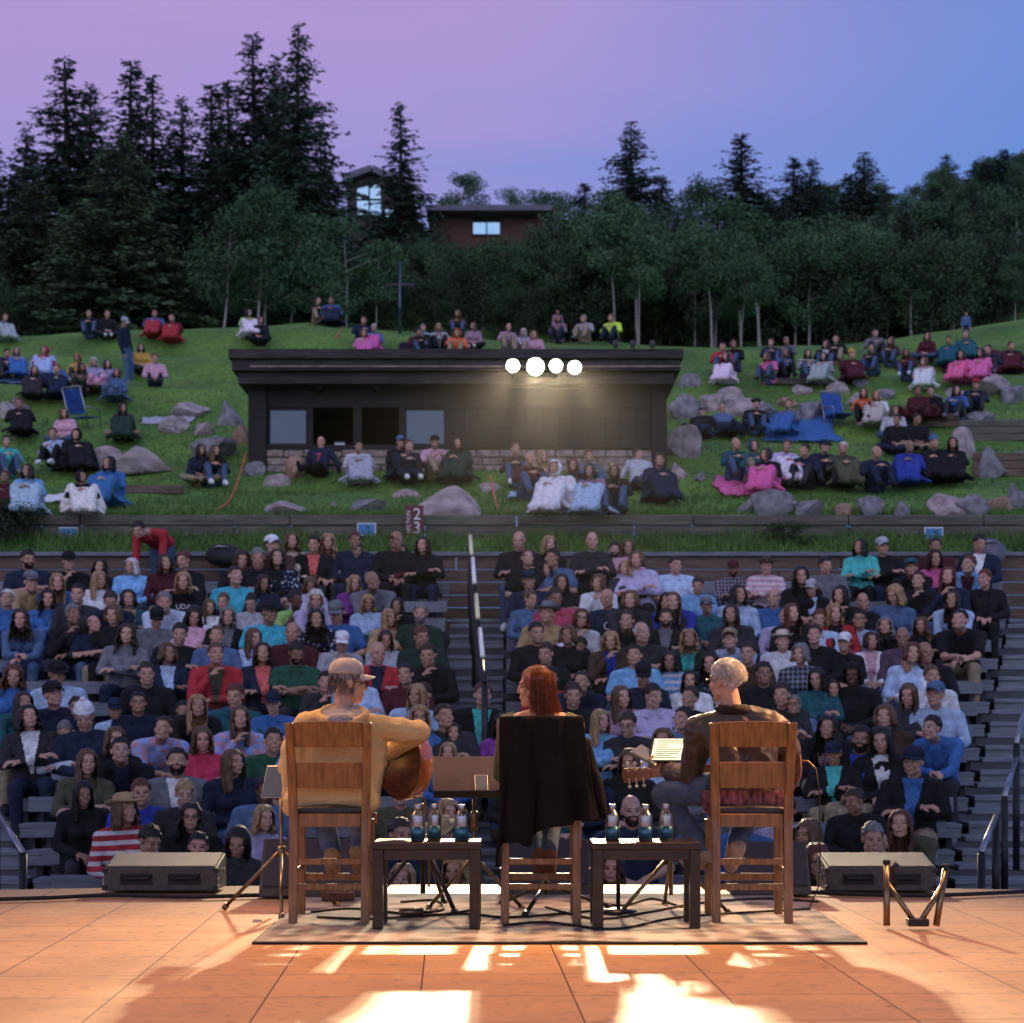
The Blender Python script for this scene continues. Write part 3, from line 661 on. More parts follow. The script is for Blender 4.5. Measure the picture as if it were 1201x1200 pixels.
for line in AUD.replace('\n', '|').split('|'):
    if not line.strip(): continue
    d = parse(line); k = row_of(d['y']); D = rowD(k) + RND.uniform(-.05, .05)
    pose = d['pose']
    if pose == 'lap':
        pose = RND.choices(['lap', 'cross', 'chin', 'lean'], [.55, .3, .07, .08])[0]
    v = variant(d['sex'], pose, 0, 0)['j']['head']
    hz = CH - (d['y'] - HY) * D / F; sc = (hz - seat_z(k)) / v.z; sc = min(1.12, max(.86, sc))
    dy = D - (-v.y) * 0
    X = X_(d['x'], D + v.y)                    # the head is a little in front of the seat
    t = .55 * math.atan2(-X, D - 9.5) + RND.uniform(-.15, .15)
    hx = v.y * sc * -math.sin(t)
    tx = None
    if d['text'] == 'UDA': tx = ('UDA', .085, M['white'])
    if d['text'] == 'O': tx = ('O', .14, M['white'])
    yaw = d['yaw'] if d['yaw'] else RND.choice([0, 0, 0, 0, -1, 1]) if abs(X) < 1 else RND.choice([0, 0, 0, 1 if X < 0 else -1])
    pit = d['pitch'] or RND.choice([0, 0, -.35, .4]); yaw = yaw if abs(yaw) == 1 and d['yaw'] else yaw * RND.choice([.5, 1]) if yaw else RND.choice([0, 0, .4, -.4])
    b = person((X - hx, D, seat_z(k)), t, sc, d['sex'], pose, yaw, pit, d['hair'], d['hc'], d['top'], d['inner'], d['sleeve'], d['pat'], d['hat'], d['beard'], None, d['dark'], None, d['gl'], rnd=RND, group='audience on the benches', text=tx, shoes=abs(d['x'] - 552) < 75 or d['x'] > 1075 or d['x'] < 70)
    WHO[-1].update(row=k, side=0 if d['x'] < 552 else 1, px=d['x'], py=d['y'], where='seats'); SEATED.append(WHO[-1])
# the person in red bending over by the upper planting strip
b = person((X_(190, 25.1), 25.15, 3.52), R(-14), 1.0, 'm', 'bend', 0, 1, 's', 'K', 'red', ground='stand', legcol='jeans', rnd=RND); WHO[-1].update(where='fixed', px=190, py=640)
b['label'] = 'person in red hooded top bending right over behind the last row of seats'; b['group'] = 'audience on the benches'
# ------------------------------------------------------------------ setting: ground, stage, terraces, lawn
mb = MB()
mb.add([(-900, -300, -2.2), (900, -300, -2.2), (900, 900, -2.2), (-900, 900, -2.2)], [(0, 1, 2, 3)])
struct('ground', mb, mat('dark_ground', (.05, .05, .04), .95, scale=.5))

# stage floor: jointed tan panels
def floor_mat():
    m, n, l, b = newmat('stage_panels')
    tc = n.new('ShaderNodeTexCoord'); mp = n.new('ShaderNodeMapping'); mp.inputs['Rotation'].default_value = (0, 0, R(-2)); mp.inputs['Location'].default_value = (.121, .31, 0)
    l.new(tc.outputs['Object'], mp.inputs['Vector'])
    br = n.new('ShaderNodeTexBrick'); br.offset = 0; br.squash = 1; br.inputs['Scale'].default_value = 1
    br.inputs['Brick Width'].default_value = .61; br.inputs['Row Height'].default_value = .61; br.inputs['Mortar Size'].default_value = .0042; br.inputs['Mortar Smooth'].default_value = .3
    br.inputs['Color1'].default_value = (.47, .255, .115, 1); br.inputs['Color2'].default_value = (.52, .30, .145, 1); br.inputs['Mortar'].default_value = (.06, .03, .015, 1)
    l.new(mp.outputs[0], br.inputs['Vector'])
    nz = n.new('ShaderNodeTexNoise'); nz.inputs['Scale'].default_value = 1.6; nz.inputs['Detail'].default_value = 10; nz.inputs['Roughness'].default_value = .7; l.new(tc.outputs['Object'], nz.inputs['Vector'])
    n2 = n.new('ShaderNodeTexNoise'); n2.inputs['Scale'].default_value = 14; n2.inputs['Detail'].default_value = 8; l.new(tc.outputs['Object'], n2.inputs['Vector'])
    r1 = n.new('ShaderNodeMapRange'); r1.inputs['From Min'].default_value = .3; r1.inputs['From Max'].default_value = .7; r1.inputs['To Min'].default_value = .82; r1.inputs['To Max'].default_value = 1.15; l.new(nz.outputs['Fac'], r1.inputs['Value'])
    r2 = n.new('ShaderNodeMapRange'); r2.inputs['From Min'].default_value = .25; r2.inputs['From Max'].default_value = .45; r2.inputs['To Min'].default_value = .58; r2.inputs['To Max'].default_value = 1.; l.new(n2.outputs['Fac'], r2.inputs['Value'])
    vo = n.new('ShaderNodeTexVoronoi'); vo.inputs['Scale'].default_value = 2.4; vo.inputs['Randomness'].default_value = 1; l.new(tc.outputs['Object'], vo.inputs['Vector'])
    r3 = n.new('ShaderNodeMapRange'); r3.inputs['From Min'].default_value = .02; r3.inputs['From Max'].default_value = .045; r3.inputs['To Min'].default_value = .3; r3.inputs['To Max'].default_value = 1.; l.new(vo.outputs['Distance'], r3.inputs['Value'])
    mA = n.new('ShaderNodeMath'); mA.operation = 'MULTIPLY'; l.new(r1.outputs[0], mA.inputs[0]); l.new(r2.outputs[0], mA.inputs[1])
    mB = n.new('ShaderNodeMath'); mB.operation = 'MULTIPLY'; l.new(mA.outputs[0], mB.inputs[0]); l.new(r3.outputs[0], mB.inputs[1])
    mx = n.new('ShaderNodeMix'); mx.data_type = 'RGBA'; mx.blend_type = 'MULTIPLY'; mx.inputs['Factor'].default_value = 1
    l.new(br.outputs['Color'], mx.inputs['A']); l.new(mB.outputs[0], mx.inputs['B']); l.new(mx.outputs['Result'], b.inputs['Base Color'])
    rr = n.new('ShaderNodeMapRange'); rr.inputs['To Min'].default_value = .42; rr.inputs['To Max'].default_value = .65; l.new(nz.outputs['Fac'], rr.inputs['Value']); l.new(rr.outputs[0], b.inputs['Roughness'])
    bp = n.new('ShaderNodeBump'); bp.inputs['Strength'].default_value = .12; bp.inputs['Distance'].default_value = .004; l.new(br.outputs['Fac'], bp.inputs['Height']); bp.invert = True; l.new(bp.outputs[0], b.inputs['Normal'])
    b.inputs['Specular IOR Level'].default_value = .35
    return m
def edgeY(x): return 11.78 - .034 * x * x
mb = MB(); xs = [-9 + 18 * i / 72 for i in range(73)]
out = [(x, max(edgeY(x), 9.2)) for x in xs] + [(9, -4), (-9, -4)]
mb.prism(out, 0, -.10, lambda u, v, t: V((u, v, t)), 0, 1)
struct('floor', mb, [floor_mat(), M['black']])
mb = MB()
for i in range(72):
    a, b = (xs[i], max(edgeY(xs[i]), 9.2) - .03), (xs[i + 1], max(edgeY(xs[i + 1]), 9.2) - .03)
    mb.add([(a[0], a[1], -2.2), (b[0], b[1], -2.2), (b[0], b[1], -.101), (a[0], a[1], -.101)], [(0, 1, 2, 3)])
struct('stage_front_wall', mb, M['black'])

# stepped terraces under the benches
def sideX(D, s): return s * ((3.36 + (D - 14.3) * .345) if s > 0 else (3.72 + (D - 14.3) * .365))
mb = MB()
z0 = -2.3
for k in range(-2, 15):
    D0, D1 = rowD(k) - .47, rowD(k) + .27 + (0 if k < 14 else .52); z = foot_z(k)
    mb.box((0, (D0 + D1) / 2, (z + z0) / 2), (24, D1 - D0, z - z0))
struct('terrace_ground', mb, mat('terrace_concrete', (.055, .06, .068), .9, scale=2, col2=(.09, .098, .11), bump=.3))

# benches
AISLE = (-.86, -.10)
proto = {}
def bench(k, xa, xb, label):
    t = thing('bench', label, 'bench', ((xa + xb) / 2, rowD(k), foot_z(k)), 0, 'plank benches'); L = xb - xa
    MB().box((0, -.02, .405), (L, .30, .045)).box((0, -.155, .335), (L - .02, .03, .092)).build('seat', M['greywood'], t, .006)
    MB().box((0, .185, .60), (L, .035, .15), Matrix.Rotation(R(-8), 3, 'X')).build('backrest', M['greywood'], t, .006)
    n = max(2, int(L / 1.5) + 1)
    for i in range(n):
        x = -L / 2 + .12 + (L - .24) * i / (n - 1)
        MB().box((x, .0, .19), (.06, .24, .38)).beam((x, .20, .2), (x, .232, .66), .05, .03).build('leg', M['riser'], t)
blk = {}
for k in range(0, 15):
    for s in (0, 1):
        a, b = (sideX(rowD(k), -1), AISLE[0] - .03) if s == 0 else (AISLE[1] + .03, sideX(rowD(k), 1)); mid = (a + b) / 2 + .25 * math.sin(k * 2.1)
        for q, (u, v) in enumerate(((a, mid - .02), (mid + .02, b))):
            nm = 'front' if k == 0 else 'top' if k == 14 else ORD[k]
            bench(k, u, v, 'grey plank bench in the %s row %s aisle, %s half' % (nm, 'left of the centre' if s == 0 else 'right of the centre', 'inner' if (s == 0) == (q == 1) else 'outer'))

# stairs
def stair(nm, xc, w, label):
    t = thing(nm, label, 'stairs', (0, 0, 0))
    tr = MB(); rs = MB()
    for k in range(-2, 15):
        for h in (0, 1):
            D = rowD(k) - .47 + .37 * h; z = foot_z(k) + (foot_z(k + 1) - foot_z(k)) * .5 * h if k < 14 else foot_z(k) + .1 * h
            x = xc(D); tr.box((x, D + .20, z + .03), (w, .42, .05)); rs.box((x, D + .03, z - .06), (w - .02, .03, .13))
    tr.build('tread', M['stepwood'], t, .006); rs.build('riser', M['stepwood'], t)
stair('stairs', lambda D: -.48, .74, 'grey plank stairs up the centre aisle')
stair('stairs', lambda D: sideX(D, 1) + 1.0, 1.9, 'wide grey plank stairs beyond the outer end of right benches')
stair('stairs', lambda D: sideX(D, -1) - 1.0, 1.9, 'wide grey plank stairs beyond the outer end of left benches')

# retaining walls and planting strip above the benches
W1, W2 = 25.45, 26.65
zc1 = CH + (HY - 648) * W1 / F; zb2 = CH + (HY - 631) * W2 / F; zt2 = CH + (HY - 606) * W2 / F
t = thing('retaining_wall', 'brown plank retaining wall with pale cap board behind the top row', 'retaining wall', (0, W1, 0))
mb = MB()
for i in range(6):
    h = (zc1 - .06 - foot_z(14)) / 6; x = -10.
    r_ = random.Random(i); 
    while x < 10:
        L = r_.uniform(2.2, 3.4); mb.box((x + L / 2, r_.uniform(-.008, .008), foot_z(14) + h * (i + .5)), (L - .012, .1, h - .012)); x += L
mb.build('boards', M['browntimber'], t, .006)
MB().box((0, 0, zc1 - .03), (20, .2, .06)).build('cap_board', M['greywood'], t, .006)
mb = MB(); g = 80
vs = []; 
for j in range(7):
    for i in range(g + 1):
        x = -11 + 22 * i / g; yy = W1 + .05 + (W2 - W1 - .1) * j / 6; vs.append((x, yy, zc1 - .04 + (zb2 - zc1 + .04) * j / 6 + .03 * noise.noise(V((x * 2, yy * 2, 0)))))
mb.add(vs, [(j * (g + 1) + i, j * (g + 1) + i + 1, (j + 1) * (g + 1) + i + 1, (j + 1) * (g + 1) + i) for j in range(6) for i in range(g)], 0, True)
def lawn_mat():
    m = mat('lawn_grass', (.058, .15, .018), .9, scale=.55, col2=(.13, .25, .034), bump=.9, bscale=14); n = m.node_tree.nodes; l = m.node_tree.links; b = n['Principled BSDF']
    src = b.inputs['Base Color'].links[0].from_socket; tc = n.new('ShaderNodeTexCoord'); a = n.new('ShaderNodeTexNoise'); a.inputs['Scale'].default_value = .9; a.inputs['Detail'].default_value = 12; a.inputs['Roughness'].default_value = .72; l.new(tc.outputs['Object'], a.inputs['Vector'])
    r = n.new('ShaderNodeMapRange'); r.inputs['From Min'].default_value = .55; r.inputs['From Max'].default_value = .72; r.inputs['To Max'].default_value = .75; l.new(a.outputs['Fac'], r.inputs['Value'])
    x = n.new('ShaderNodeMix'); x.data_type = 'RGBA'; l.new(r.outputs[0], x.inputs['Factor']); l.new(src, x.inputs['A']); x.inputs['B'].default_value = (.115, .10, .04, 1)
    f = n.new('ShaderNodeTexNoise'); f.inputs['Scale'].default_value = 9; f.inputs['Detail'].default_value = 6; l.new(tc.outputs['Object'], f.inputs['Vector'])
    q = n.new('ShaderNodeMapRange'); q.inputs['From Min'].default_value = .3; q.inputs['From Max'].default_value = .7; q.inputs['To Min'].default_value = .6; q.inputs['To Max'].default_value = 1.35; l.new(f.outputs['Fac'], q.inputs['Value'])
    y = n.new('ShaderNodeMix'); y.data_type = 'RGBA'; y.blend_type = 'MULTIPLY'; y.inputs['Factor'].default_value = 1; l.new(x.outputs['Result'], y.inputs['A']); l.new(q.outputs[0], y.inputs['B']); l.new(y.outputs['Result'], b.inputs['Base Color'])
    return m
GR = lawn_mat()
struct('planting_strip', mb, GR)
t = thing('retaining_wall', 'low weathered grey-green timber wall at the foot of the grass slope', 'retaining wall', (0, W2, 0))
mb = MB()
for i in range(3):
    h = (zt2 + .02 - zb2 + .15) / 3; x = -12.; r_ = random.Random(40 + i)
    while x < 12:
        L = r_.uniform(2., 3.6); mb.box((x + L / 2, r_.uniform(-.015, .015), zb2 - .15 + h * (i + .5)), (L - .015, .16, h - .014)); x += L
mb.build('timbers', M['timber'], t, .012)

# the grass hill
XC = [-900, 0, 130, 270, 360, 480, 600, 700, 840, 1000, 1090, 1200, 2100]
YC = [398, 396, 388, 385, 379, 390, 400, 402, 408, 403, 392, 375, 330]
DN = [26.75, 28.5, 31, 34, 37, 39.5, 42, 45, 48, 51]
YN = [605, 598, 580, 561, 532, 503, 474, 445, 421, 0]
FAR = {60: [412, 410, 405, 402, 396, 405, 414, 416, 420, 416, 408, 392, 350], 75: [400, 398, 396, 392, 380, 370, 372, 380, 386, 384, 370, 350, 320],
       92: [385, 380, 376, 350, 318, 306, 306, 322, 336, 330, 312, 285, 270], 130: [380, 376, 372, 330, 300, 295, 295, 296, 292, 275, 255, 222, 190], 420: [440] * 13}
DD = DN + [54, 57] + sorted(FAR)
def yimg_nodes(x):
    yc = float(np.interp(x, XC, YC)); y = YN[:-1] + [yc + 8, yc, yc + 9] + [float(np.interp(x, XC, FAR[d])) for d in sorted(FAR)]
    return y
def terr_ximg(x, D):
    y = yimg_nodes(x); zz = [CH + (HY - a) * d / F for a, d in zip(y, DD)]
    z = float(np.interp(D, DD, zz))
    if 30 < D < 53: z += .16 * math.sin(2 * math.pi * (D - 30) / 4.1 + x * .004) * min(1, (D - 30) / 3) * min(1, (53 - D) / 2)
    return z
def terr(X, D): return terr_ximg(CX + X * F / D, D)
def solve(x, y):
    """point of the hillside seen at photo position (x, y)"""
    D = 26.8; last = D
    while D < 54.5:
        z = terr_ximg(x, D)
        if HY - (z - CH) * F / D <= y: break
        D += .04
    return V((X_(x, D), D, terr_ximg(x, D)))
ds = [26.72 + .35 * i for i in range(90)] + [58.5 + 2.2 * i for i in range(18)] + [100, 110, 120, 130, 160, 220, 300, 420]
xi = list(range(-900, 2101, 20)); vs = []; fs = []
for D in ds:
    for x in xi:
        z = terr_ximg(x, D); X = X_(x, D); a = min(1, (D - 26.7) / 2)
        vs.append((X, D, z + a * (.07 * noise.noise(V((X * .5, D * .5, 3))) + .03 * noise.noise(V((X * 2, D * 2, 1))))))
n = len(xi)
for j in range(len(ds) - 1):
    for i in range(n - 1): fs.append((j * n + i, j * n + i + 1, (j + 1) * n + i + 1, (j + 1) * n + i))
mb = MB(); mb.add(vs, fs, 0, True); struct('hill', mb, GR)
# grass blades where the turf is near enough to show them
rg = np.random.RandomState(5); vs = []; fs = []
def tuft(X, D, z, h, w):
    a = rg.uniform(0, 6.3); dx, dy = math.cos(a) * w, math.sin(a) * w; o = len(vs); lx, ly = rg.normal(0, h * .35, 2)
    vs.extend([(X - dx, D - dy, z - .02), (X + dx, D + dy, z - .02), (X + lx, D + ly, z + h)]); fs.append((o, o + 1, o + 2))
for i in range(26000):
    D = 26.8 + rg.rand() ** 1.6 * 16; x = rg.uniform(-40, 1240); X = X_(x, D); tuft(X, D, terr_ximg(x, D), rg.uniform(.04, .11), .018)
for i in range(9000):
    X = rg.uniform(-8, 8); q = rg.rand(); D = W1 + .1 + (W2 - W1 - .15) * q; tuft(X, D, zc1 - .04 + (zb2 - zc1 + .04) * q, rg.uniform(.06, .2) * (1 + .8 * noise.noise(V((X, 0, 0)))), .02)
mb = MB(); mb.add(vs, fs); g_ = mb.build('grass', M['grassblade']); g_['kind'] = 'stuff'; g_['label'] = 'short green grass on the slope and the planting strip'

# boulders ------------------------------------------------------------------------
ROCKS = []
def rockmesh(seed):
    bm = bmesh.new(); bmesh.ops.create_icosphere(bm, subdivisions=4, radius=1); r_ = random.Random(seed)
    cuts = [(V((r_.gauss(0, 1), r_.gauss(0, 1), r_.gauss(0, .8))).normalized(), r_.uniform(.38, .78)) for _ in range(11)]
    for v in bm.verts:
        p = v.co.copy()
        for nn, d in cuts:
            e = p.dot(nn) - d
            if e > 0: p -= nn * e * .97
        v.co = p + p.normalized() * (.06 * noise.noise(p * 1.7 + V((seed, 0, 0))) + .035 * noise.noise(p * 5 + V((0, seed, 0))))
    me = bpy.data.meshes.new('boulder'); bm.to_mesh(me); bm.free(); me.polygons.foreach_set('use_smooth', [True] * len(me.polygons)); return me
RM = [rockmesh(i) for i in range(7)]
RMAT = [mat('pale_sandstone', (.24, .195, .19), .9, scale=2.5, col2=(.46, .385, .375), bump=.8, bscale=8), mat('grey_granite', (.13, .13, .14), .9, scale=3, col2=(.27, .265, .28), bump=.8, bscale=9), mat('rusty_sandstone', (.24, .14, .09), .9, scale=2.5, col2=(.4, .27, .2), bump=.8, bscale=8)]
# x, y of the base centre, width, height in the photo, stone
RK = """165 552 86 30 0|128 548 42 28 0|250 540 56 30 1|205 507 34 22 0|224 490 42 22 0|238 510 30 22 0|268 500 36 34 1|8 492 30 24 0|322 572 30 20 0|345 562 26 30 2|300 560 26 22 1
339 604 48 20 0|430 600 56 22 1|390 596 14 9 0|528 606 84 38 0|478 584 30 12 0|574 578 26 14 0|806 536 44 44 0|800 492 36 34 1|838 480 40 30 0|796 562 30 22 0|822 565 20 14 1|812 455 26 20 1
906 618 52 34 1|900 598 40 22 0|936 600 40 16 0|948 626 46 28 1|873 602 20 16 1|1060 612 26 20 1|990 612 20 18 2|1022 610 36 26 1|1114 620 54 32 0|1136 606 44 30 1|1172 600 46 28 2|1194 596 40 34 1|1164 560 44 40 1|1132 536 30 40 0|1150 500 36 20 1
870 488 50 28 0|905 492 36 22 1|955 490 44 34 1|1020 500 44 26 1|1005 476 30 18 0|985 462 26 16 0|1040 468 26 14 1|940 462 24 14 0|1160 462 60 26 0|1190 470 40 30 1|1098 470 24 12 1|1180 512 40 22 0|855 472 34 22 0|1010 455 22 12 1|1120 466 24 14 0|926 478 24 14 2|1196 545 30 26 1
20 480 30 16 1|283 520 30 24 2"""
for q in RK.replace('\n', '|').split('|'):
    x, y, w, h, m_ = [float(a) for a in q.split()]; p = solve(x, y); D = p.y; i = len(ROCKS)
    o = link('boulder', RM[i % 7].copy()); o.data.materials.append(RMAT[int(m_)]); s = D / F
    hw, hh = w * s / 2 * 1.25, h * s * .72
    o.scale = (hw, max(hw * .75, .2), hh); o.rotation_euler = (0, RND.uniform(-.12, .12), RND.choice([0, 3.14]) + RND.uniform(-.5, .5)); o.location = p + V((0, .1, hh * .30)); o['category'] = 'boulder'; o['group'] = 'boulders in the grass slope'
    ROCKS.append(dict(o=o, px=x, py=y - h / 2, w=w, h=h, m=int(m_)))

# timber edging of the lawn terraces
def edging(x0, x1, y, n, lab, m_='browntimber', dy=0):
    a, b = solve(x0, y), solve(x1, y + dy); t = thing('timber_edging', lab, 'timber edging', (0, 0, 0)); mb = MB()
    for i in range(n): mb.beam(a + V((0, i * .02, .08 + .16 * i)), b + V((0, i * .02, .08 + .16 * i)), .14, .15)
    mb.build('timbers', M[m_], t, .012)
edging(100, 215, 580, 1, 'low dark timber edging in the lawn left of the boulders, below them')
edging(1142, 1215, 560, 3, 'stacked dark timber steps by the boulders at the far right')
edging(1050, 1125, 502, 2, 'rusty brown timber edging above the two dark figures on the lawn')
edging(1125, 1215, 518, 3, 'stacked dark timbers behind the boulders at the far right', 'timber')
edging(905, 990, 452, 1, 'single pale timber laid along the upper lawn', 'timber')

# rope lines
def rope(pts, lab):
    mb = MB(); a, b = solve(*pts[0][:2]), solve(*pts[1][:2])
    a, b = a + V((0, 0, pts[0][2])), b + V((0, 0, pts[1][2]))
    ps = [a.lerp(b, i / 16) - V((0, 0, .25 * math.sin(math.pi * i / 16))) for i in range(17)]
    mb.path(ps, .016, 6); o = mb.build('rope', M['orangerope']); tag(o, lab, 'rope')
rope([(256, 603, .08), (288, 570, .6)], 'orange rope rising along the grass beside the dark hut')
rope([(594, 604, .05), (575, 585, .4)], 'short orange rope in the grass left of the white blanket group')
rope([(364, 416, .05), (402, 392, .2)], 'orange rope on the lawn behind the dark hut roof')
# ------------------------------------------------------------------ the dark timber hut with the stage lamps
HB = 33.9                                            # front wall distance
def hx(x, D=HB): return X_(x, D)
def hz(y, D=HB): return CH + (HY - y) * D / F
hut = thing('timber_hut', 'low dark timber hut with flat roof set into the grass hill', 'hut', (hx(535), HB, hz(562)))
def hp(name, mb, m, bev=.008, par=hut):
    o = mb.build(name, m, par, bev); o.matrix_parent_inverse = hut.matrix_world.inverted() if False else Matrix.Translation(-V(hut.location)); return o
def rect(mb, x0, y0, x1, y1, d0, d1, mi=0):
    """box whose front face spans the photo rectangle at the front wall, from depth d0 to d1 behind it"""
    a, b = hx(x0), hx(x1); zt, zb = hz(y0), hz(y1)
    mb.box(((a + b) / 2, HB + (d0 + d1) / 2, (zt + zb) / 2), (b - a, d1 - d0, zt - zb), None, mi); return mb
mb = MB()
rect(mb, 292, 440, 313, 548, -.10, .2); rect(mb, 312, 446, 780, 478, 0, .2); rect(mb, 361, 478, 367, 526, 0, .14); rect(mb, 414, 478, 424, 526, 0, .14); rect(mb, 468, 478, 474, 526, 0, .14)
rect(mb, 523, 478, 545, 526, 0, .2); rect(mb, 313, 522, 545, 530, -.03, .2); rect(mb, 764, 440, 782, 552, -.06, .2)
rect(mb, 292, 445, 296, 575, .2, 3.2); rect(mb, 778, 445, 782, 575, .2, 3.2); rect(mb, 292, 440, 782, 575, 3.2, 3.3); 
for i in range(12):
    u = 545 + (764 - 545) * i / 12; rect(mb, u + .1, 478, u + 18.1, 526, .02 + .006 * (i % 2), .2)
rect(mb, 296, 556, 778, 562, .3, 3.1)
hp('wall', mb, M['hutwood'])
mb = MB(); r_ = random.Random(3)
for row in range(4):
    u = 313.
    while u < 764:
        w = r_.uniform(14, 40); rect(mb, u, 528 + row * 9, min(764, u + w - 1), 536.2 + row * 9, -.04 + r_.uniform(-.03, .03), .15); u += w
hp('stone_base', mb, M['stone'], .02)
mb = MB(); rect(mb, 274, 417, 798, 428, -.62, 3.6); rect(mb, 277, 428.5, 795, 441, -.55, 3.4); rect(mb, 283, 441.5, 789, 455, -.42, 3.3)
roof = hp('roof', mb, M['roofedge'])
mb = MB(); rect(mb, 298, 436, 797, 437.6, -.585, -.552); o = mb.build('cable', M['stone'], roof); o.matrix_parent_inverse = roof.matrix_world.inverted(); 
for x0, x1, y1 in ((314, 361, 523), (474, 523, 523)):
    mb = MB(); rect(mb, x0, 479, x1, y1 - 1, .06, .085); w = hp('window', mb, M['glass'], 0)
    mb = MB(); rect(mb, x0, 478, x1, 480.5, .03, .1); rect(mb, x0, y1 - 3, x1, y1 - .5, .03, .1); rect(mb, x0, 480.5, x0 + 2.5, y1 - 3, .03, .1); rect(mb, x1 - 2.5, 480.5, x1, y1 - 3, .03, .1)
    f = mb.build('frame', M['hutwood'], w); f.matrix_parent_inverse = Matrix.Identity(4)
# objects inside and under the eaves
for x, y, lab in ((375, 456, 'small round floodlight under the hut eaves, above the open window by the blue pane'), (443, 457, 'small round floodlight under the hut eaves, above the second open window')):
    p = V((hx(x), HB - .15, hz(y))); t = thing('floodlight', lab, 'floodlight', p)
    MB().lathe([(.05, .1), (.085, .02), (.09, -.02)], (0, 0, 0), 16, 0, Matrix.Rotation(R(80), 3, 'X')).build('housing', M['blackmetal'], t); MB().box((0, .0, .10), (.03, .03, .1)).build('bracket', M['blackmetal'], t)
    MB().lathe([(.075, -.022), (.075, -.028)], (0, 0, 0), 16, 0, Matrix.Rotation(R(80), 3, 'X')).build('lens', M['glass'], t)
# the four stage lamps on the roof edge
LAMPS = []
for i, (x, y, r, lab) in enumerate(((601.5, 429, .125, 'first lit stage lamp on the hut roof edge, set apart from the others'), (628, 430, .165, 'biggest and brightest lit stage lamp on the hut roof edge'), (652, 429, .125, 'lit stage lamp touching the glow of the brightest lamp'), (674, 431, .125, 'last lit stage lamp on the hut roof edge, nearest the unlit ones'))):
    D = HB - .95; p = P(x, y, D); LAMPS.append(p); t = thing('stage_lamp', lab, 'stage lamp', p, 0, 'stage lamps on the hut roof')
    aim = (V((-.2, 9.5, .6)) - p).normalized(); Rm = aim.to_track_quat('Z', 'Y').to_matrix()
    mb = MB(); n = 20
    mb.lathe([(r * .6, -.28), (r * .95, -.18), (r * 1.06, .0), (r * 1.06, .04), (r * .99, .04), (r * .97, -.02)], (0, 0, 0), n, 0, Rm); mb.build('housing', M['blackmetal'], t)
    MB().lathe([(r * .96, .0), (r * .95, .006)], (0, 0, 0), n, 0, Rm).build('lens', M['lens'], t)
    MB().path([(-r * 1.15, 0, 0), (-r * 1.15, .06, -r * 1.2), (r * 1.15, .06, -r * 1.2), (r * 1.15, 0, 0)], .014, 6).build('yoke', M['blackmetal'], t)
    MB().beam((0, .06, -r * 1.2), (0, .42, -.12), .05, .05).build('bracket', M['blackmetal'], t)
for x, lab in ((722, 'small unlit stage lamp on the hut roof nearest the lit lamps'), (742, 'small unlit stage lamp in the middle of three on the hut roof'), (765, 'small unlit stage lamp on the hut roof farthest from the lit lamps')):
    p = P(x, 420, HB - .7); p.z = hz(417) + .085; t = thing('stage_lamp', lab, 'stage lamp', p, 0, 'unlit stage lamps on the hut roof')
    MB().lathe([(.03, -.07), (.055, -.03), (.062, .035), (.052, .035)], (0, 0, 0), 16, 0, Matrix.Rotation(R(80), 3, 'X')).build('housing', M['blackmetal'], t); MB().beam((0, 0, -.04), (0, .0, -.09), .08, .03).build('bracket', M['blackmetal'], t)
# dark stage monitor standing in the window opening, white box
p = V((hx(397), HB + .35, hz(527))); t = thing('crate', 'small pale box on the sill of the open hut window', 'box', p); MB().box((0, 0, .09), (.2, .2, .14)).build('body', M['white'], t, .01); MB().box((0, 0, .175), (.21, .21, .025)).build('lid', M['glass'], t, .005)
tag(MB().beam(P(590, 522, HB + .02 - .2), P(590.1, 522, HB - .2), .01, .01).build('spare', M['stone']), '', '') if False else None

# signs -----------------------------------------------------------------------------
for x, y, lab in ((80, 626, 'small blue sign by the green bush at the end of the timber wall'), (430, 621, 'small blue sign beside the dark red numbered sign on the timber wall'), (1095, 626, 'small blue sign below the boulders, above the pink top')):
    p = P(x, y, W2 - .14); t = thing('sign', lab, 'sign', p, 0, 'small blue signs on the timber wall'); w, h = 22 * W2 / F, 15 * W2 / F
    MB().box((0, 0, 0), (w, .02, h)).build('board', M['white'], t, .003); MB().box((0, -.0125, 0), (w * .88, .005, h * .84)).build('face', M['signblue'], t)
    mb = MB(); mb.box((-w * .05, -.017, -h * .12), (w * .5, .004, h * .07)); mb.box((-w * .05, -.017, -h * .26), (w * .36, .004, h * .05)); mb.ell((w * .05, -.017, h * .16), (w * .1, .004, h * .12), None, 10, 6); mb.build('marking', M['glass'], t)
p = P(486, 612, W2 - .22); t = thing('sign', 'upright dark red sign with white numbers 2 and 3 on the timber wall', 'sign', p); w, h = 21 * W2 / F, 38 * W2 / F
MB().box((0, 0, 0), (w, .03, h)).box((0, .03, -.3), (.04, .03, .5)).build('board', M['signred'], t, .004)
for txt, px_, pz, s in (('2', .04, .105, .25), ('3', .04, -.10, .25)):
    o = link('number', text_mesh(txt, s, M['white'], 'number'), t); o.location = (px_, -.02, pz); o.rotation_euler = (R(90), 0, 0)
o = link('lettering', text_mesh('SECTION', .082, M['white']), t); o.location = (-.088, -.02, .0); o.rotation_euler = (R(90), R(-90), 0)

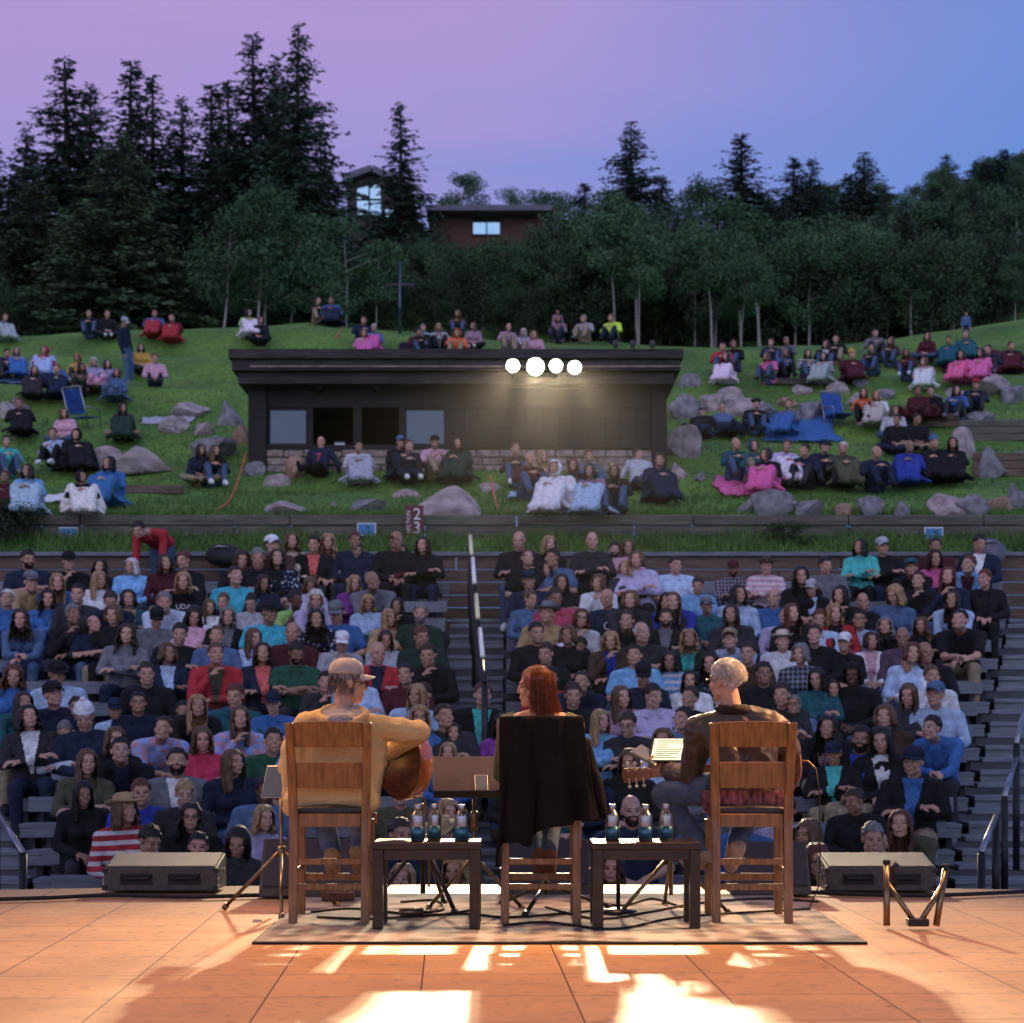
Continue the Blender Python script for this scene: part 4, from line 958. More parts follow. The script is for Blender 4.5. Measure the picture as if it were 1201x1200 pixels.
# aisle rails -------------------------------------------------------------------------
def zstep(D): return float(np.interp(D, [rowD(k) for k in range(-2, 16)], [foot_z(k) if k < 15 else foot_z(14) for k in range(-2, 16)]))
for i, (y0, y1, x0, x1, lit) in enumerate(((629, 650, 551.5, 553, 'y'), (655, 684, 554.5, 556.5, 'w'), (698, 725, 558.5, 560.5, 'y'), (738, 770, 563, 566, 'w'), (776, 800, 566.5, 568.5, 'd'))):
    ks = [13.4, 11.6, 9.6, 7.8, 6.2][i]; Dt, Db = rowD(ks + .55), rowD(ks - .75)
    a, b = P(x0, y0, Dt), P(x1, y1, Db); b.z = P(x1, y1, Db).z
    nm = ['top', 'second', 'third', 'fourth', 'lowest'][i]
    t = thing('handrail', 'black hoop handrail with %s top bar, %s of the centre aisle' % ({'y': 'yellow-lit', 'w': 'white', 'd': 'dark'}[lit], {'top': 'highest', 'lowest': 'lowest'}.get(nm, nm + ' from the top')), 'handrail', (0, 0, 0), 0, 'handrails down the centre aisle')
    MB().tube(a, b, .028, None, 10).build('top_bar', M[{'y': 'raillit_yellow', 'w': 'raillit', 'd': 'blackmetal'}[lit]], t)
    for q in (a, b): MB().tube(q - V((0, 0, .03)), V((q.x, q.y, zstep(q.y) - .1)), .034).build('post', M['blackmetal'], t)
    c = V((0, 0, .45)); MB().tube(a - c, b - c, .022).build('mid_bar', M['blackmetal'], t)
def siderail(pts, lab):
    t = thing('handrail', lab, 'handrail', (0, 0, 0), 0, 'handrails by the side stairs'); a, b = [P(*q) for q in pts]
    MB().path([a, a.lerp(b, .5), b], .024, 10).build('top_bar', M['chrome'], t)
    for q in (a, b): MB().tube(q - V((0, 0, .015)), V((q.x, q.y, q.z - 1.0)), .032).build('post', M['blackmetal'], t)
siderail(((1151, 999, 13.2), (1168, 958, 14.2)), 'lowest grey topped handrail on the stairs beside the right benches')
siderail(((1178, 934, 14.6), (1192, 890, 15.8)), 'middle grey topped handrail on the stairs beside the right benches')
siderail(((1192, 872, 15.9), (1206, 815, 17.3)), 'upper grey topped handrail cut by the edge by the right stairs')
siderail(((27, 1000, 13.2), (-4, 952, 14.6)), 'grey topped handrail at the foot of the left stairs')

# houses beyond the trees ---------------------------------------------------------------
def hbox(mb, x0, y0, x1, y1, D, dep, mi=0):
    a, b = X_(x0, D), X_(x1, D); zt, zb = P(0, y0, D).z, P(0, y1, D).z; mb.box(((a + b) / 2, D + dep / 2, (zt + zb) / 2), (b - a, dep, zt - zb), None, mi)
D = 88
t = thing('house', 'dark gabled house with a tall pale window behind the big spruces', 'house', (0, 0, 0))
mb = MB(); a, b, c = P(407, 216, D), P(437, 206, D), P(478, 226, D); d, e = P(478, 330, D), P(407, 330, D)
mb.prism([(q.x, q.z) for q in (a, b, c, d, e)], D, D + 7, lambda u, v, k: V((u, k, v))); mb.build('wall', M['housedark'], t)
mb = MB(); up = V((0, -.35, .12)); mb.beam(P(402, 216.5, D) + V((0, 3.3, .2)), b + V((0, 3.3, .25)), 7.6, .3); mb.beam(b + V((0, 3.3, .25)), P(482, 228, D) + V((0, 3.3, .2)), 7.6, .3); mb.build('roof', M['houseroof'], t)
mb = MB(); q = [P(419, 222, D - .06), P(446, 215, D - .06), P(447, 252, D - .06), P(419, 252, D - .06)]; mb.prism([(v.x, v.z) for v in q], D - .10, D - .04, lambda u, v, k: V((u, k, v))); w = mb.build('window', M['skyglass'], t)
mb = MB(); mb.beam(P(433, 218, D - .14), P(433, 252, D - .14), .07, .07); mb.beam(P(418, 234, D - .14), P(448, 234, D - .14), .07, .07); mb.beam(P(418, 253, D - .14), P(448, 253, D - .14), .1, .1); mb.build('frame', M['housedark'], w)
mb = MB(); hbox(mb, 452, 246, 464, 256, D - .06, .05); mb.build('window', M['skyglass'], t)
D = 92
t = thing('house', 'flat roofed red brown house with a pale window on the wooded rise', 'house', (0, 0, 0))
mb = MB(); hbox(mb, 508, 249, 640, 340, D, 8); mb.build('wall', M['housewall'], t)
mb = MB(); hbox(mb, 500, 240, 648, 246.5, D - 1.2, 10); mb.build('roof', M['houseroof'], t)
mb = MB(); hbox(mb, 500, 247, 648, 249, D - 1, 9.6); mb.build('eaves', M['housedark'], t)
mb = MB(); hbox(mb, 555, 252, 586, 275, D - .06, .05); w = mb.build('window', M['skyglass'], t)
mb = MB(); hbox(mb, 554, 250.5, 587, 252.5, D - .1, .1); hbox(mb, 554, 274.5, 587, 276.5, D - .1, .1); hbox(mb, 570, 252.5, 571.5, 274.5, D - .1, .08); mb.build('frame', M['housedark'], w)
D = 120
t = thing('house', 'long grey cabin half hidden on the wooded hillside at the right', 'house', (0, 0, 0))
mb = MB(); hbox(mb, 1120, 275, 1160, 300, D, 7); mb.build('wall', M['housedark'], t); mb = MB(); hbox(mb, 1116, 270, 1164, 275, D - .8, 8.6); mb.build('roof', M['houseroof'], t)
# light pole
p = solve(469, 392); t = thing('light_pole', 'thin grey pole with crossbar of lamps in front of the trees', 'light pole', p)
s = p.y / F; MB().tube((0, 0, -.2), (0, 0, 85 * s), .05, .035).build('pole', M['glass'], t); MB().beam((-.4, 0, 58 * s), (.45, 0, 58 * s), .06, .06).build('crossbar', M['blackmetal'], t)
for q in (-.36, .36): MB().lathe([(.03, .12), (.09, .0)], (q, -.05, 58 * s - .14), 10).build('lamp', M['blackmetal'], t)

# ------------------------------------------------------------------ trees
def leafmesh(name, mats, pos, dirs, ln, wd, rs, droop=0.):
    n = len(pos); a = dirs / np.linalg.norm(dirs, axis=1, keepdims=True); rv = rs.normal(size=(n, 3)); b = np.cross(a, rv); b /= np.linalg.norm(b, axis=1, keepdims=True) + 1e-9
    ln = ln[:, None]; wd = wd[:, None]; v = np.empty((n, 4, 3)); v[:, 0] = pos; v[:, 1] = pos + a * ln * .5 + b * wd * .5; v[:, 2] = pos + a * ln; v[:, 3] = pos + a * ln * .5 - b * wd * .5
    v[:, 2, 2] -= droop * ln[:, 0]
    me = bpy.data.meshes.new(name); me.vertices.add(n * 4); me.vertices.foreach_set('co', v.ravel()); me.loops.add(n * 4); me.loops.foreach_set('vertex_index', np.arange(n * 4)); me.polygons.add(n)
    me.polygons.foreach_set('loop_start', np.arange(0, n * 4, 4)); me.polygons.foreach_set('loop_total', np.full(n, 4)); me.update(calc_edges=True)
    for m in mats: me.materials.append(m)
    return me
def conifer(seed, H=12., Rb=2.6, base=.06, dens=1., mt='needles', ragged=.3):
    rs = np.random.RandomState(seed); pos = []; dr = []; ln = []; wd = []; tb = MB()
    lean = rs.normal(0, .003, 2); tb.path([(lean[0] * z * z / 6, lean[1] * z * z / 6, z) for z in np.linspace(-.5, H * .985, 9)], [Rb * .075 * (1 - .95 * i / 8) + .015 for i in range(9)], 7)
    z = H * base
    while z < H * .985:
        t = z / H; nb = int(5 + 5 * (1 - t) * dens + rs.rand() * 2); env = Rb * ((1 - t) ** .85) * (1 if t > .16 else .55 + 2.8 * t) + .05
        for b in range(nb):
            a = rs.uniform(0, 2 * math.pi); L = env * rs.uniform(1 - ragged * 1.5, 1 + ragged * .55); zz = z + rs.uniform(-.22, .22)
            up = .45 * t - .05 + rs.normal(0, .09); dv = np.array([math.cos(a), math.sin(a), 0]); c = np.array([lean[0] * z * z / 6, lean[1] * z * z / 6, zz])
            m = max(3, int(L * 8 * dens)); droop = .24 * (1 - t) + .08
            if L > .5: tb.path([c, c + dv * L * .5 + np.array([0, 0, up * L * .5 - droop * L * .25]), c + dv * L * .92 + np.array([0, 0, up * L * .9 - droop * L * .85])], [.028, .02, .006], 4)
            for i in range(m):
                u = (i + rs.rand()) / m; p = c + dv * L * u + np.array([0, 0, up * L * u - droop * L * u * u])
                side = np.array([-dv[1], dv[0], 0])
                for k in (-1, 1, 0):
                    d = dv * rs.uniform(.5, 1) + side * k * rs.uniform(.5, 1.1) + np.array([0, 0, rs.normal(-.15, .25)])
                    pos.append(p + rs.normal(0, .04, 3)); dr.append(d); ln.append((.13 + .14 * (1 - t) + .22 * (1 - u) * (1 - t) ** .5 * min(1, L)) * rs.uniform(.7, 1.3)); wd.append(rs.uniform(.08, .15) * (.6 + .4 * (1 - t)))
        z += H * .0165 * rs.uniform(.7, 1.3) + .03
    return tb.mesh('trunk', M['trunk']), leafmesh('crown', [M[mt]], np.array(pos), np.array(dr), np.array(ln), np.array(wd), rs, .15)
def broadleaf(seed, H=7., Rc=1.7, bare=.35, mt='aspen', bark='aspenbark', nl=5200, leaf=.16, stems=1):
    rs = np.random.RandomState(seed); tb = MB(); pos = []; dr = []; cl = []
    for s in range(stems):
        x0, y0 = (rs.normal(0, .35, 2) if stems > 1 else (0, 0)); ln_ = rs.normal(0, .05, 2)
        pts = [(x0 + ln_[0] * z + .06 * math.sin(z * 1.3 + seed), y0 + ln_[1] * z, z) for z in np.linspace(-.4, H * .9, 8)]; tb.path(pts, [.075 * (1 - .85 * i / 7) * (H / 7) ** .5 + .008 for i in range(8)], 7)
        for i in range(int(16 / stems) + 4):
            z = H * rs.uniform(bare, .95); t = (z / H - bare) / (1 - bare); a = rs.uniform(0, 6.28); L = Rc * (.35 + .75 * math.sin(math.pi * min(1, t * .8 + .18))) * rs.uniform(.55, 1.1)
            o = np.array([x0 + ln_[0] * z, y0 + ln_[1] * z, z]); e = o + np.array([math.cos(a) * L, math.sin(a) * L, L * rs.uniform(.15, .6)])
            tb.path([o, (o + e) / 2 + np.array([0, 0, .05]), e], [.03, .02, .006], 5)
            cl += [(e, rs.uniform(.32, .62) * Rc * .5), ((o + e) / 2, rs.uniform(.3, .5) * Rc * .45)]
        cl.append((np.array([pts[-1][0], pts[-1][1], H * .93]), .3 * Rc))
    w = np.array([c[1] ** 2 for c in cl]); idx = rs.choice(len(cl), nl, p=w / w.sum()); g = rs.normal(size=(nl, 3)); g /= np.maximum(1, np.linalg.norm(g, axis=1, keepdims=True) / 1.5)
    pos = np.array([cl[i][0] for i in idx]) + g * np.array([cl[i][1] for i in idx])[:, None] * np.array([1, 1, .8]); dr = rs.normal(size=(nl, 3)) + np.array([0, 0, -.3])
    return tb.mesh('trunk', M[bark]), leafmesh('crown', [M[mt]], pos, dr, leaf * rs.uniform(.7, 1.4, nl), leaf * .75 * rs.uniform(.7, 1.3, nl), rs)
CON = [conifer(1, 12, 2.5), conifer(2, 12, 2.1, ragged=.42), conifer(3, 12, 2.9, .04, 1.1), conifer(4, 12, 1.9, .1, .9, ragged=.5)]
PAL = conifer(7, 12, 3.3, .03, 1.25, 'palneedles', .22)
ASP = [broadleaf(11, 7, 2.0, .30), broadleaf(12, 7, 1.6, .42), broadleaf(13, 7, 2.2, .25, stems=2)]
BRU = [broadleaf(21, 5, 2.3, .08, 'brush', 'trunk', 5200, .17, 3), broadleaf(22, 5, 1.9, .12, 'brush', 'trunk', 4600, .16, 2)]
def tree(nm, pr, x, yt, D, H0, label, group, rad=None, R0=2.5, lower=0.):
    X = X_(x, D); z = terr(X, D) - .15 - lower; H = max(1.5, CH + (HY - yt) * D / F - z); t = thing(nm, label, 'tree', (X, D, z), RND.uniform(0, 6.28), group)
    sx = (rad * 1.42 / R0 if rad else H / H0 * RND.uniform(.9, 1.1)); t.scale = (sx, sx, H / H0)
    link('trunk', pr[0], t); link('crown', pr[1], t)
CL = [(-12, 165, 66, 2.4, 0, 'dark spruce cut by the edge, outermost beside the big cluster'), (28, 150, 70, 2.5, 2, 'dark spruce with low top at the outer side of the tall spruce cluster'), (82, 68, 66, 3.0, 0, 'tall wide dark spruce with ragged tip, outer of the tall ones'), (106, 96, 71, 2.2, 1, 'slim dark spruce tip just beside the tall wide outer spruce'),
 (152, 72, 70, 2.5, 3, 'tall ragged dark spruce behind the paler broad fir'), (180, 86, 73, 2.3, 1, 'dark spruce tip close behind the ragged one above the paler fir'), (214, 112, 71, 2.3, 0, 'shorter dark spruce in the dip of the tall spruce cluster'), (247, 100, 69, 2.3, 3, 'dark ragged spruce between the dip and the two tallest spruces'),
 (268, 92, 74, 2.2, 1, 'narrow dark spruce close beside the second tallest spruce'), (301, 40, 68, 2.7, 0, 'second tallest dark spruce, next to the tallest one'), (326, 66, 74, 2.4, 2, 'dark spruce filling the gap between the two tallest spruces'), (348, 28, 66, 2.7, 2, 'tallest dark spruce of all with long drooping lower branches'), (378, 140, 73, 1.5, 0, 'dark spruce on the flank of the tallest one, by the gabled house'),
 (471, 122, 74, 1.9, 3, 'single pointed dark spruce standing before the gabled house'), (685, 214, 84, 1.8, 1, 'small pointed spruce beyond the flat roofed house'), (742, 142, 76, 2.6, 2, 'tall dense dark spruce standing alone right of the flat roofed house'), (776, 205, 82, 2.4, 0, 'shorter spruce leaning close to the tall dense one'), (870, 157, 86, 2.6, 3, 'ragged pointed spruce alone in the middle of the right treeline'),
 (930, 183, 84, 2.1, 1, 'first of the twin pointed spruces in the right treeline'), (949, 186, 86, 2.2, 0, 'second of the twin pointed spruces in the right treeline'), (998, 204, 86, 2.2, 3, 'spruce tip close before the tallest right treeline spruce'), (1016, 178, 82, 2.6, 2, 'tallest spruce of the right treeline, near the wooded hillside'), (1044, 240, 88, 2.3, 0, 'low spruce at the foot of the wooded hillside'), (905, 232, 90, 2.3, 2, 'low spruce before the twin pointed spruces'), (970, 232, 88, 2.3, 2, 'low broad spruce between the twins and the tallest right spruce')]
for x, yt, D, rd, i, lab in CL: tree('spruce_tree', CON[i], x, yt, D, 12, lab, 'spruces of the wood', rd, [2.5, 2.1, 2.9, 1.9][i])
for x, yt, D, i in ((706, 262, 65, 1), (792, 250, 66, 3), (856, 246, 68, 0), (922, 228, 68, 2), (968, 240, 66, 3), (1036, 226, 70, 1), (1062, 232, 66, 0), (688, 280, 63, 3), (1100, 222, 74, 2), (1142, 214, 76, 1), (580, 296, 72, 1), (1180, 210, 78, 0)): tree('spruce_tree', CON[i], x, yt, D, 12, 'mid height spruce among the leafy trees of the shaded woods', 'spruces among the leafy woods', 1.25, 2.3)
tree('fir_tree', PAL, 136, 155, 60, 12, 'broad paler green fir in front of the dark spruce cluster', None, 2.9, 3.3)
tree('fir_tree', PAL, 40, 205, 63, 12, 'paler fir at the outer foot of the tall dark spruces', None, 2.4, 3.3)
GL = [(262, 250, 58, 0, 'leafy green aspen nearest the dark spruce dip, outermost of its clump'), (302, 236, 59, 2, 'two stemmed pale green aspen below the tallest spruces'), (340, 256, 60, 1, 'leafy aspen between the two stemmed aspen and the light pole'), (372, 268, 59, 0, 'rounded leafy aspen behind the two dark seated figures on the crest'), (408, 264, 60, 2, 'leafy aspen left of the light pole, below the gabled house'), (440, 285, 61, 1, 'small leafy aspen directly beside the light pole')]
for x, yt, D, i, lab in GL: tree('aspen_tree', ASP[i], x, yt, D, 7, lab, 'aspens below the spruces', None)
AL = [(726, 232, 66, 1), (749, 250, 62, 1), (800, 244, 68, 0), (838, 238, 63, 1), (892, 262, 62, 1), (870, 285, 60, 1), (960, 262, 66, 0), (1005, 270, 64, 1), (1048, 262, 68, 0), (1090, 246, 74, 2), (1130, 238, 78, 0), (1168, 226, 78, 1), (1200, 238, 72, 2), (664, 258, 70, 0), (620, 292, 66, 1), (541, 208, 104, 1), (604, 226, 104, 0), (632, 226, 104, 2), (655, 232, 94, 0), (700, 262, 72, 2), (820, 226, 88, 2), (1070, 300, 62, 1), (1110, 290, 64, 2), (1150, 285, 66, 0), (1190, 300, 62, 1), (510, 290, 66, 0), (560, 294, 68, 2), (690, 276, 64, 0), (775, 270, 65, 2), (815, 278, 63, 0), (930, 280, 63, 2), (985, 284, 64, 0), (1030, 280, 64, 2), (600, 284, 74, 0), (640, 278, 70, 2), (530, 290, 80, 0)]
TALL = broadleaf(14, 7, 1.5, .52, nl=4200)
for x, yt, D in ((722, 262, 57.5), (749, 285, 57), (836, 272, 57.5), (891, 300, 57), (868, 306, 58)): tree('aspen_tree', TALL, x, yt, D, 7, 'bare stemmed pale aspen at the edge of the woods, one of several', 'bare stemmed aspens at the wood edge', None)
for x, yt, D, i in AL: tree('aspen_tree', ASP[i], x, yt, D, 7, 'slender pale barked aspen in the shaded woods beyond the lawn', 'aspens of the shaded woods', None)
bx = 436
while bx < 1230:
    for D, y0 in ((64, 322), (69, 300), (76, 284)):
        tree('shrub_tree', BRU[RND.randrange(2)], bx + RND.uniform(-10, 10) + (D - 60) * 1.2, y0 + RND.uniform(-22, 18) - (14 if bx > 1000 else -14 if 480 < bx < 660 else 0), D + RND.uniform(-1.5, 1.5), 5, 'dark bushy tree in the shaded woods beyond the lawn', 'dark bushy trees of the woods', None)
    bx += 34
for x, yt, D, i in ((12, 345, 58, 0), (48, 340, 59, 1), (80, 352, 60, 0), (230, 320, 60, 1), (170, 345, 62, 0), (200, 335, 64, 1), (-10, 330, 60, 1), (330, 320, 62, 0), (390, 320, 63, 1), (290, 318, 64, 0)):
    tree('shrub_tree', BRU[i], x, yt, D, 5, 'low dark bush under the tall spruce cluster behind the lawn crest', 'low bushes under the spruces', None)
for i in range(46):
    x = RND.uniform(880, 1330); D = RND.uniform(98, 138); yb = 845 - (terr(X_(x, D), D) - CH) * F / D; k = RND.random()
    if k < .25: tree('spruce_tree', CON[RND.randrange(4)], x, yb - RND.uniform(55, 78) , D, 12, 'distant spruce on the wooded hillside', 'trees on the far hillside', RND.uniform(1.5, 2.2), 2.3)
    else: tree('aspen_tree', ASP[RND.randrange(3)], x, yb - RND.uniform(45, 70), D, 7, 'distant leafy tree on the wooded hillside', 'trees on the far hillside', None)
p = P(8, 628, W1 + .75); sh = thing('shrub', 'dark green bush on the planting strip at the end of the timber wall', 'shrub', (p.x, W1 + .7, zc1)); sh.scale = (.28, .2, .16); link('stem', BRU[0][0], sh); link('foliage', BRU[0][1], sh)
p = P(925, 640, W1 + .7); sh = thing('shrub', 'small green bush on the planting strip below the boulders', 'shrub', (p.x, W1 + .7, zc1)); sh.scale = (.14, .14, .1); link('stem', BRU[1][0], sh); link('foliage', BRU[1][1], sh)
# ------------------------------------------------------------------ people on the lawn: head position, hair, clothing, ground pose, blanket
LAWN = """3 372 s L grey up bl:silver|107 368 s B black up|126 368 s R black cross|181 368 s R blue up bl:red|203 373 s K maroon up bl:red|291 367 h K lime up bl:white|305 375 k B black cross|372 353 s B black up|389 353 s R blue up bl:navy
5 414 s K navy up|19 412 h G silver up bl:blue|52 411 s R red hat:o:red up bl:pale|93 420 k L mustard hat:o:mustard up|111 424 h W lavender out bl:blush|166 407 h B mustard cross|182 420 s R blush out|38 434 h L charcoal up bl:charcoal|66 433 s L navy up bl:navy
97 431 h K olive up|128 427 h B lavender up|136 436 h L denim out bl:denim|25 473 s R black up gl bl:black|78 484 h L blush cross|145 478 h K charcoal cross bl:forest|8 518 s K aqua up|67 509 s R pale up|90 510 s K black hat:o:black up bl:black|34 552 h B sky up bl:pale|6 560 s R maroon up bl:maroon
130 543 h K blue up bl:blue|97 560 s K black hat:o:black up bl:white|236 527 h K navy cross|248 528 l L black up|423 376 s R navy up|427 391 k L blush up bl:hotpink|438 385 s W blue up bl:hotpink|375 516 b R navy back t:7|421 524 s K silver up stripe bl:silver|468 519 s R black hat:c:denim up bl:navy
480 523 s R charcoal up|510 519 s K blush hat:c:black up|540 520 w B forest up bl:forest|537 368 h L brown up|496 385 s G pale up bl:black|489 390 s K maroon up|535 391 s R orange hat:o:orange up|555 382 h L mauve cross|516 384 h Y silver up|594 384 b R mauve up|614 390 h W lavender up|628 392 h Y blush cross
655 374 h L mauve up|686 374 s G silver up|719 373 s R neon up <|607 527 s R brown up|619 538 b R maroon up|655 549 s R white hat:o:white up bl:white|673 546 l R black up|697 552 h K mauve up bl:pale|688 535 s R grey up|723 552 l L black up|749 530 s K silver back|769 540 s R navy up bl:navy|637 535 h Y tan up
847 407 s K red up|861 404 s R black up|853 418 h B maroon up bl:white|903 402 s R navy up|925 400 s G grey up|903 418 h L hotpink up|918 414 h G denim up|945 415 h K navy up stripe|967 404 h B black in:white up|980 398 s R black up|966 418 h K navy up stripe bl:silver|997 416 s R maroon hat:n:mustard up bl:maroon|1026 391 s B grey up
1025 408 s K black up|1045 400 h L brown up|1065 414 h R maroon up|1085 424 k L blush up bl:white|1086 394 h R maroon cross|1113 399 s B teal up bl:teal|1132 393 s G teal up bl:teal|1129 416 h B hotpink up bl:hotpink|1152 414 h K hotpink up bl:hotpink|1160 410 s B navy up|1187 406 s B black up bl:maroon
822 479 s K black hat:c:grey back bl:navy|850 476 b R denim back bl:navy|884 474 s R black hat:t:charcoal up|925 474 s R brown plaid up bl:blue|1014 461 h L orange up|1028 464 h Y white up bl:cream|1048 481 h L silver cross|1077 458 s R maroon out bl:maroon|1093 458 s K black out bl:maroon|1122 458 h B blue up|1142 451 s R navy hat:c:red up
1050 492 s B black cross|1073 491 s K black cross|861 521 b R teal up|883 523 s R teal hat:o:teal up|900 533 k B black up bl:hotpink|918 523 s R lavender up bl:white|945 528 s B navy up|962 524 s R navy hat:c:navy up|987 526 s W olive up bl:olive|1026 531 b R navy up|1064 524 b R royal up bl:royal|1097 519 s R black hat:n:denim up bl:black|1116 520 h B black up bl:black"""
BLK = []
for line in LAWN.replace('\n', '|').split('|'):
    t = line.split(); g = [q for q in t if q in ('up', 'out', 'cross', 'back')][0]; bl = [q[3:] for q in t if q.startswith('bl:')]
    d = parse(' '.join(q for q in t if q not in ('up', 'out', 'cross', 'back') and not q.startswith('bl:')))
    ground = {'up': 'up', 'out': 'out', 'cross': 'cross', 'back': 'out'}[g]; pose = {'up': 'knee', 'out': 'lap', 'cross': 'lap', 'back': 'back'}[g]
    hh = variant(d['sex'], pose, 0, 0, ground)['j']['head']
    base = d['y'] + .72 * F / 33
    for _ in range(6): p = solve(d['x'], base); base = d['y'] + hh.z * F / p.y
    if d['y'] < 400: p.y = min(p.y, 53.5); p.x = X_(d['x'], p.y); p.z = terr(p.x, p.y)
    hzw = CH + (HY - d['y']) * (p.y - .1) / F; sc = min(1.12, max(.8, (hzw - p.z) / hh.z))
    rz = RND.uniform(-.35, .35) - .012 * p.x * 2
    tx = ('7', .26, M['signredw']) if d['text'] == '7' and 'signredw' in M else None
    if d['text'] == '7':
        M['signredw'] = mat('jersey_number', (.62, .06, .12), .7); tx = ('7', .26, M['signredw'])
    person(p, rz, sc, d['sex'], pose, d['yaw'] or RND.choice([0, 0, -1, 1]), d['pitch'], d['hair'], d['hc'], d['top'], d['inner'], d['sleeve'], d['pat'], d['hat'], d['beard'], ground, False, None, d['gl'], rnd=RND, group='people on the lawn', text=tx, shoes=not bl)
    WHO[-1].update(where='lawn', px=d['x'], py=d['y'])
    if bl:
        bc = bl[0]; hi = .42 if d['hat'] and d['hat'][0] == 'o' else .26
        me = cape(ground if ground != 'cross' else 'up', len(BLK) % 3, hi); o = link('blanket', me, None, tuple(c * RND.uniform(.85, 1.1) for c in COLORS[bc])); o.location = p; o.rotation_euler = (0, 0, rz); k = 1.03 * sc; o.scale = (k * 1.04, k * 1.06, k * .98)
        o['category'] = 'blanket'; o['group'] = 'blankets on the lawn'; BLK.append((o, bc, WHO[-1])); WHO[-1]['blanket'] = bc
# standing figures
for x, yb, sc, top, hair, hc, hat, lab, leg in ((148, 450, 1.0, 'navy', 's', 'G', ('c', 'silver'), 'person in navy top and jeans standing stooped among the seated lawn crowd', 'denim'), (654, 390, .62, 'mauve', 'h', 'B', None, 'small child in mauve standing on the lawn crest above the stage lamps', 'purple'), (1133, 400, .5, 'denim', 's', 'B', None, 'small child in blue standing high on the right lawn crest', 'navy')):
    p = solve(x, yb); s = p.y / F; b = person(p + V((0, 0, .82 * sc)), R(75) if hat else 0, sc, 'm' if hair == 's' else 'f', 'down', 0, 1 if hat else 0, hair, hc, top, hat=hat, ground='stand', legcol=leg, rnd=RND, group='people on the lawn')
    WHO[-1].update(where='fixed', px=x, py=yb - 60); b['label'] = lab
    if hat: b.rotation_euler = (R(0), R(-16), R(75))
# camp chairs ------------------------------------------------------------------------
def camp(x, yb, lab, rz):
    p = solve(x, yb); t = thing('camp_chair', lab, 'camp chair', p, rz); s = 1
    MB().box((0, 0, .27), (.5, .44, .02), Matrix.Rotation(R(-6), 3, 'X')).build('seat', M['campblue'], t, .005); m = MB(); m.box((0, .3, .58), (.48, .025, .56), Matrix.Rotation(R(-22), 3, 'X')); m.build('backrest', M['campblue'], t, .006)
    for q in (-1, 1):
        MB().path([(q * .26, .16, .02), (q * .26, .22, .3), (q * .26, .42, .88)], .014, 8).build('back_frame', M['chrome'], t); MB().path([(q * .26, -.24, .01), (q * .26, -.2, .44), (q * .26, .24, .47)], .014, 8).build('armrest', M['chrome'], t)
    MB().path([(-.26, .42, .88), (.26, .42, .88)], .014, 8).build('crossbar', M['chrome'], t)
camp(99, 505, 'empty blue camp chair with pale frame in the left lawn', R(150)); camp(984, 502, 'empty blue camp chair with white frame before the grey boulders', R(20))
# lone blankets lying open on the slope
def flat(x, y, w, d_, col, lab, seed):
    p = solve(x, y); mb = MB(); n = 22; vs = []
    for j in range(n + 1):
        for i in range(n + 1):
            u, v = (i / n - .5) * w, (j / n - .5) * d_; u *= 1 + .25 * noise.noise(V((v * 2, seed, 0))); X, D = p.x + u, p.y + v
            vs.append((X, D, terr(X, D) + .05 + .10 * abs(noise.noise(V((u * 2.6, v * 2.6, seed)))) + .04 * noise.noise(V((u * 7, v * 7, seed)))))
    mb.add(vs, [(j * (n + 1) + i, j * (n + 1) + i + 1, (j + 1) * (n + 1) + i + 1, (j + 1) * (n + 1) + i) for j in range(n) for i in range(n)], 0, True)
    o = mb.build('blanket', CLOTH); o.color = c4(COLORS[col]); s = o.modifiers.new('thick', 'SOLIDIFY'); s.thickness = .02; tag(o, lab, 'blanket', 'blankets on the lawn')
flat(878, 575, 1.1, 1.6, 'hotpink', 'large hot pink blanket spread down the grass below the teal figures', 1); flat(655, 585, 1.7, 1.0, 'pale', 'pale blue white blanket spread before the group by the hut', 2); flat(935, 505, 1.6, 1.6, 'blue', 'dark blue blanket spread on the terrace before the blue camp chair', 3)
flat(80, 588, .9, .9, 'white', 'white blanket heaped at the low edge of the left lawn', 4); flat(195, 497, 1.1, .8, 'silver', 'pale grey sheet laid out beside the figure in charcoal by the boulders', 5); flat(1150, 428, 2.2, 1.5, 'maroon', 'dark maroon blanket laid on the right upper lawn', 6); flat(515, 412, 2.2, .8, 'black', 'black ground sheet under the group with the orange hood', 7); flat(70, 448, 3.0, 1.2, 'denim', 'blue grey ground sheet under the seated group on the left upper lawn', 8)
# bags on the planting strip
def bag(x, y, D, w, d_, h, m, lab, nm='backpack'):
    p = P(x, y, D); t = thing(nm, lab, nm.replace('_', ' '), p); s = Matrix.Diagonal((w, d_, h))
    me = blob([ele((0, 0, h * .5), (w * .5, d_ * .5, h * .55)), ele((w * .1, -d_ * .25, h * .35), (w * .35, d_ * .35, h * .33))], .02, 'body', 3, fold=.02, fscale=6); setmats(me, [m]); link('body', me, t)
    MB().path([(-w * .3, -d_ * .3, h * .75), (-w * .1, -d_ * .5, h * .9), (w * .15, -d_ * .35, h * .85)], .014, 6).build('strap', M['chrome'], t)
bag(263, 664, W1 - .3, .56, .34, .30, M['black'], 'black backpack slumped against the brown planks beside the person bending over'); bag(1160, 664, W1 - .3, .50, .36, .38, M['houseroof'], 'grey blue domed bag behind the person in navy at the top row', 'duffel_bag')

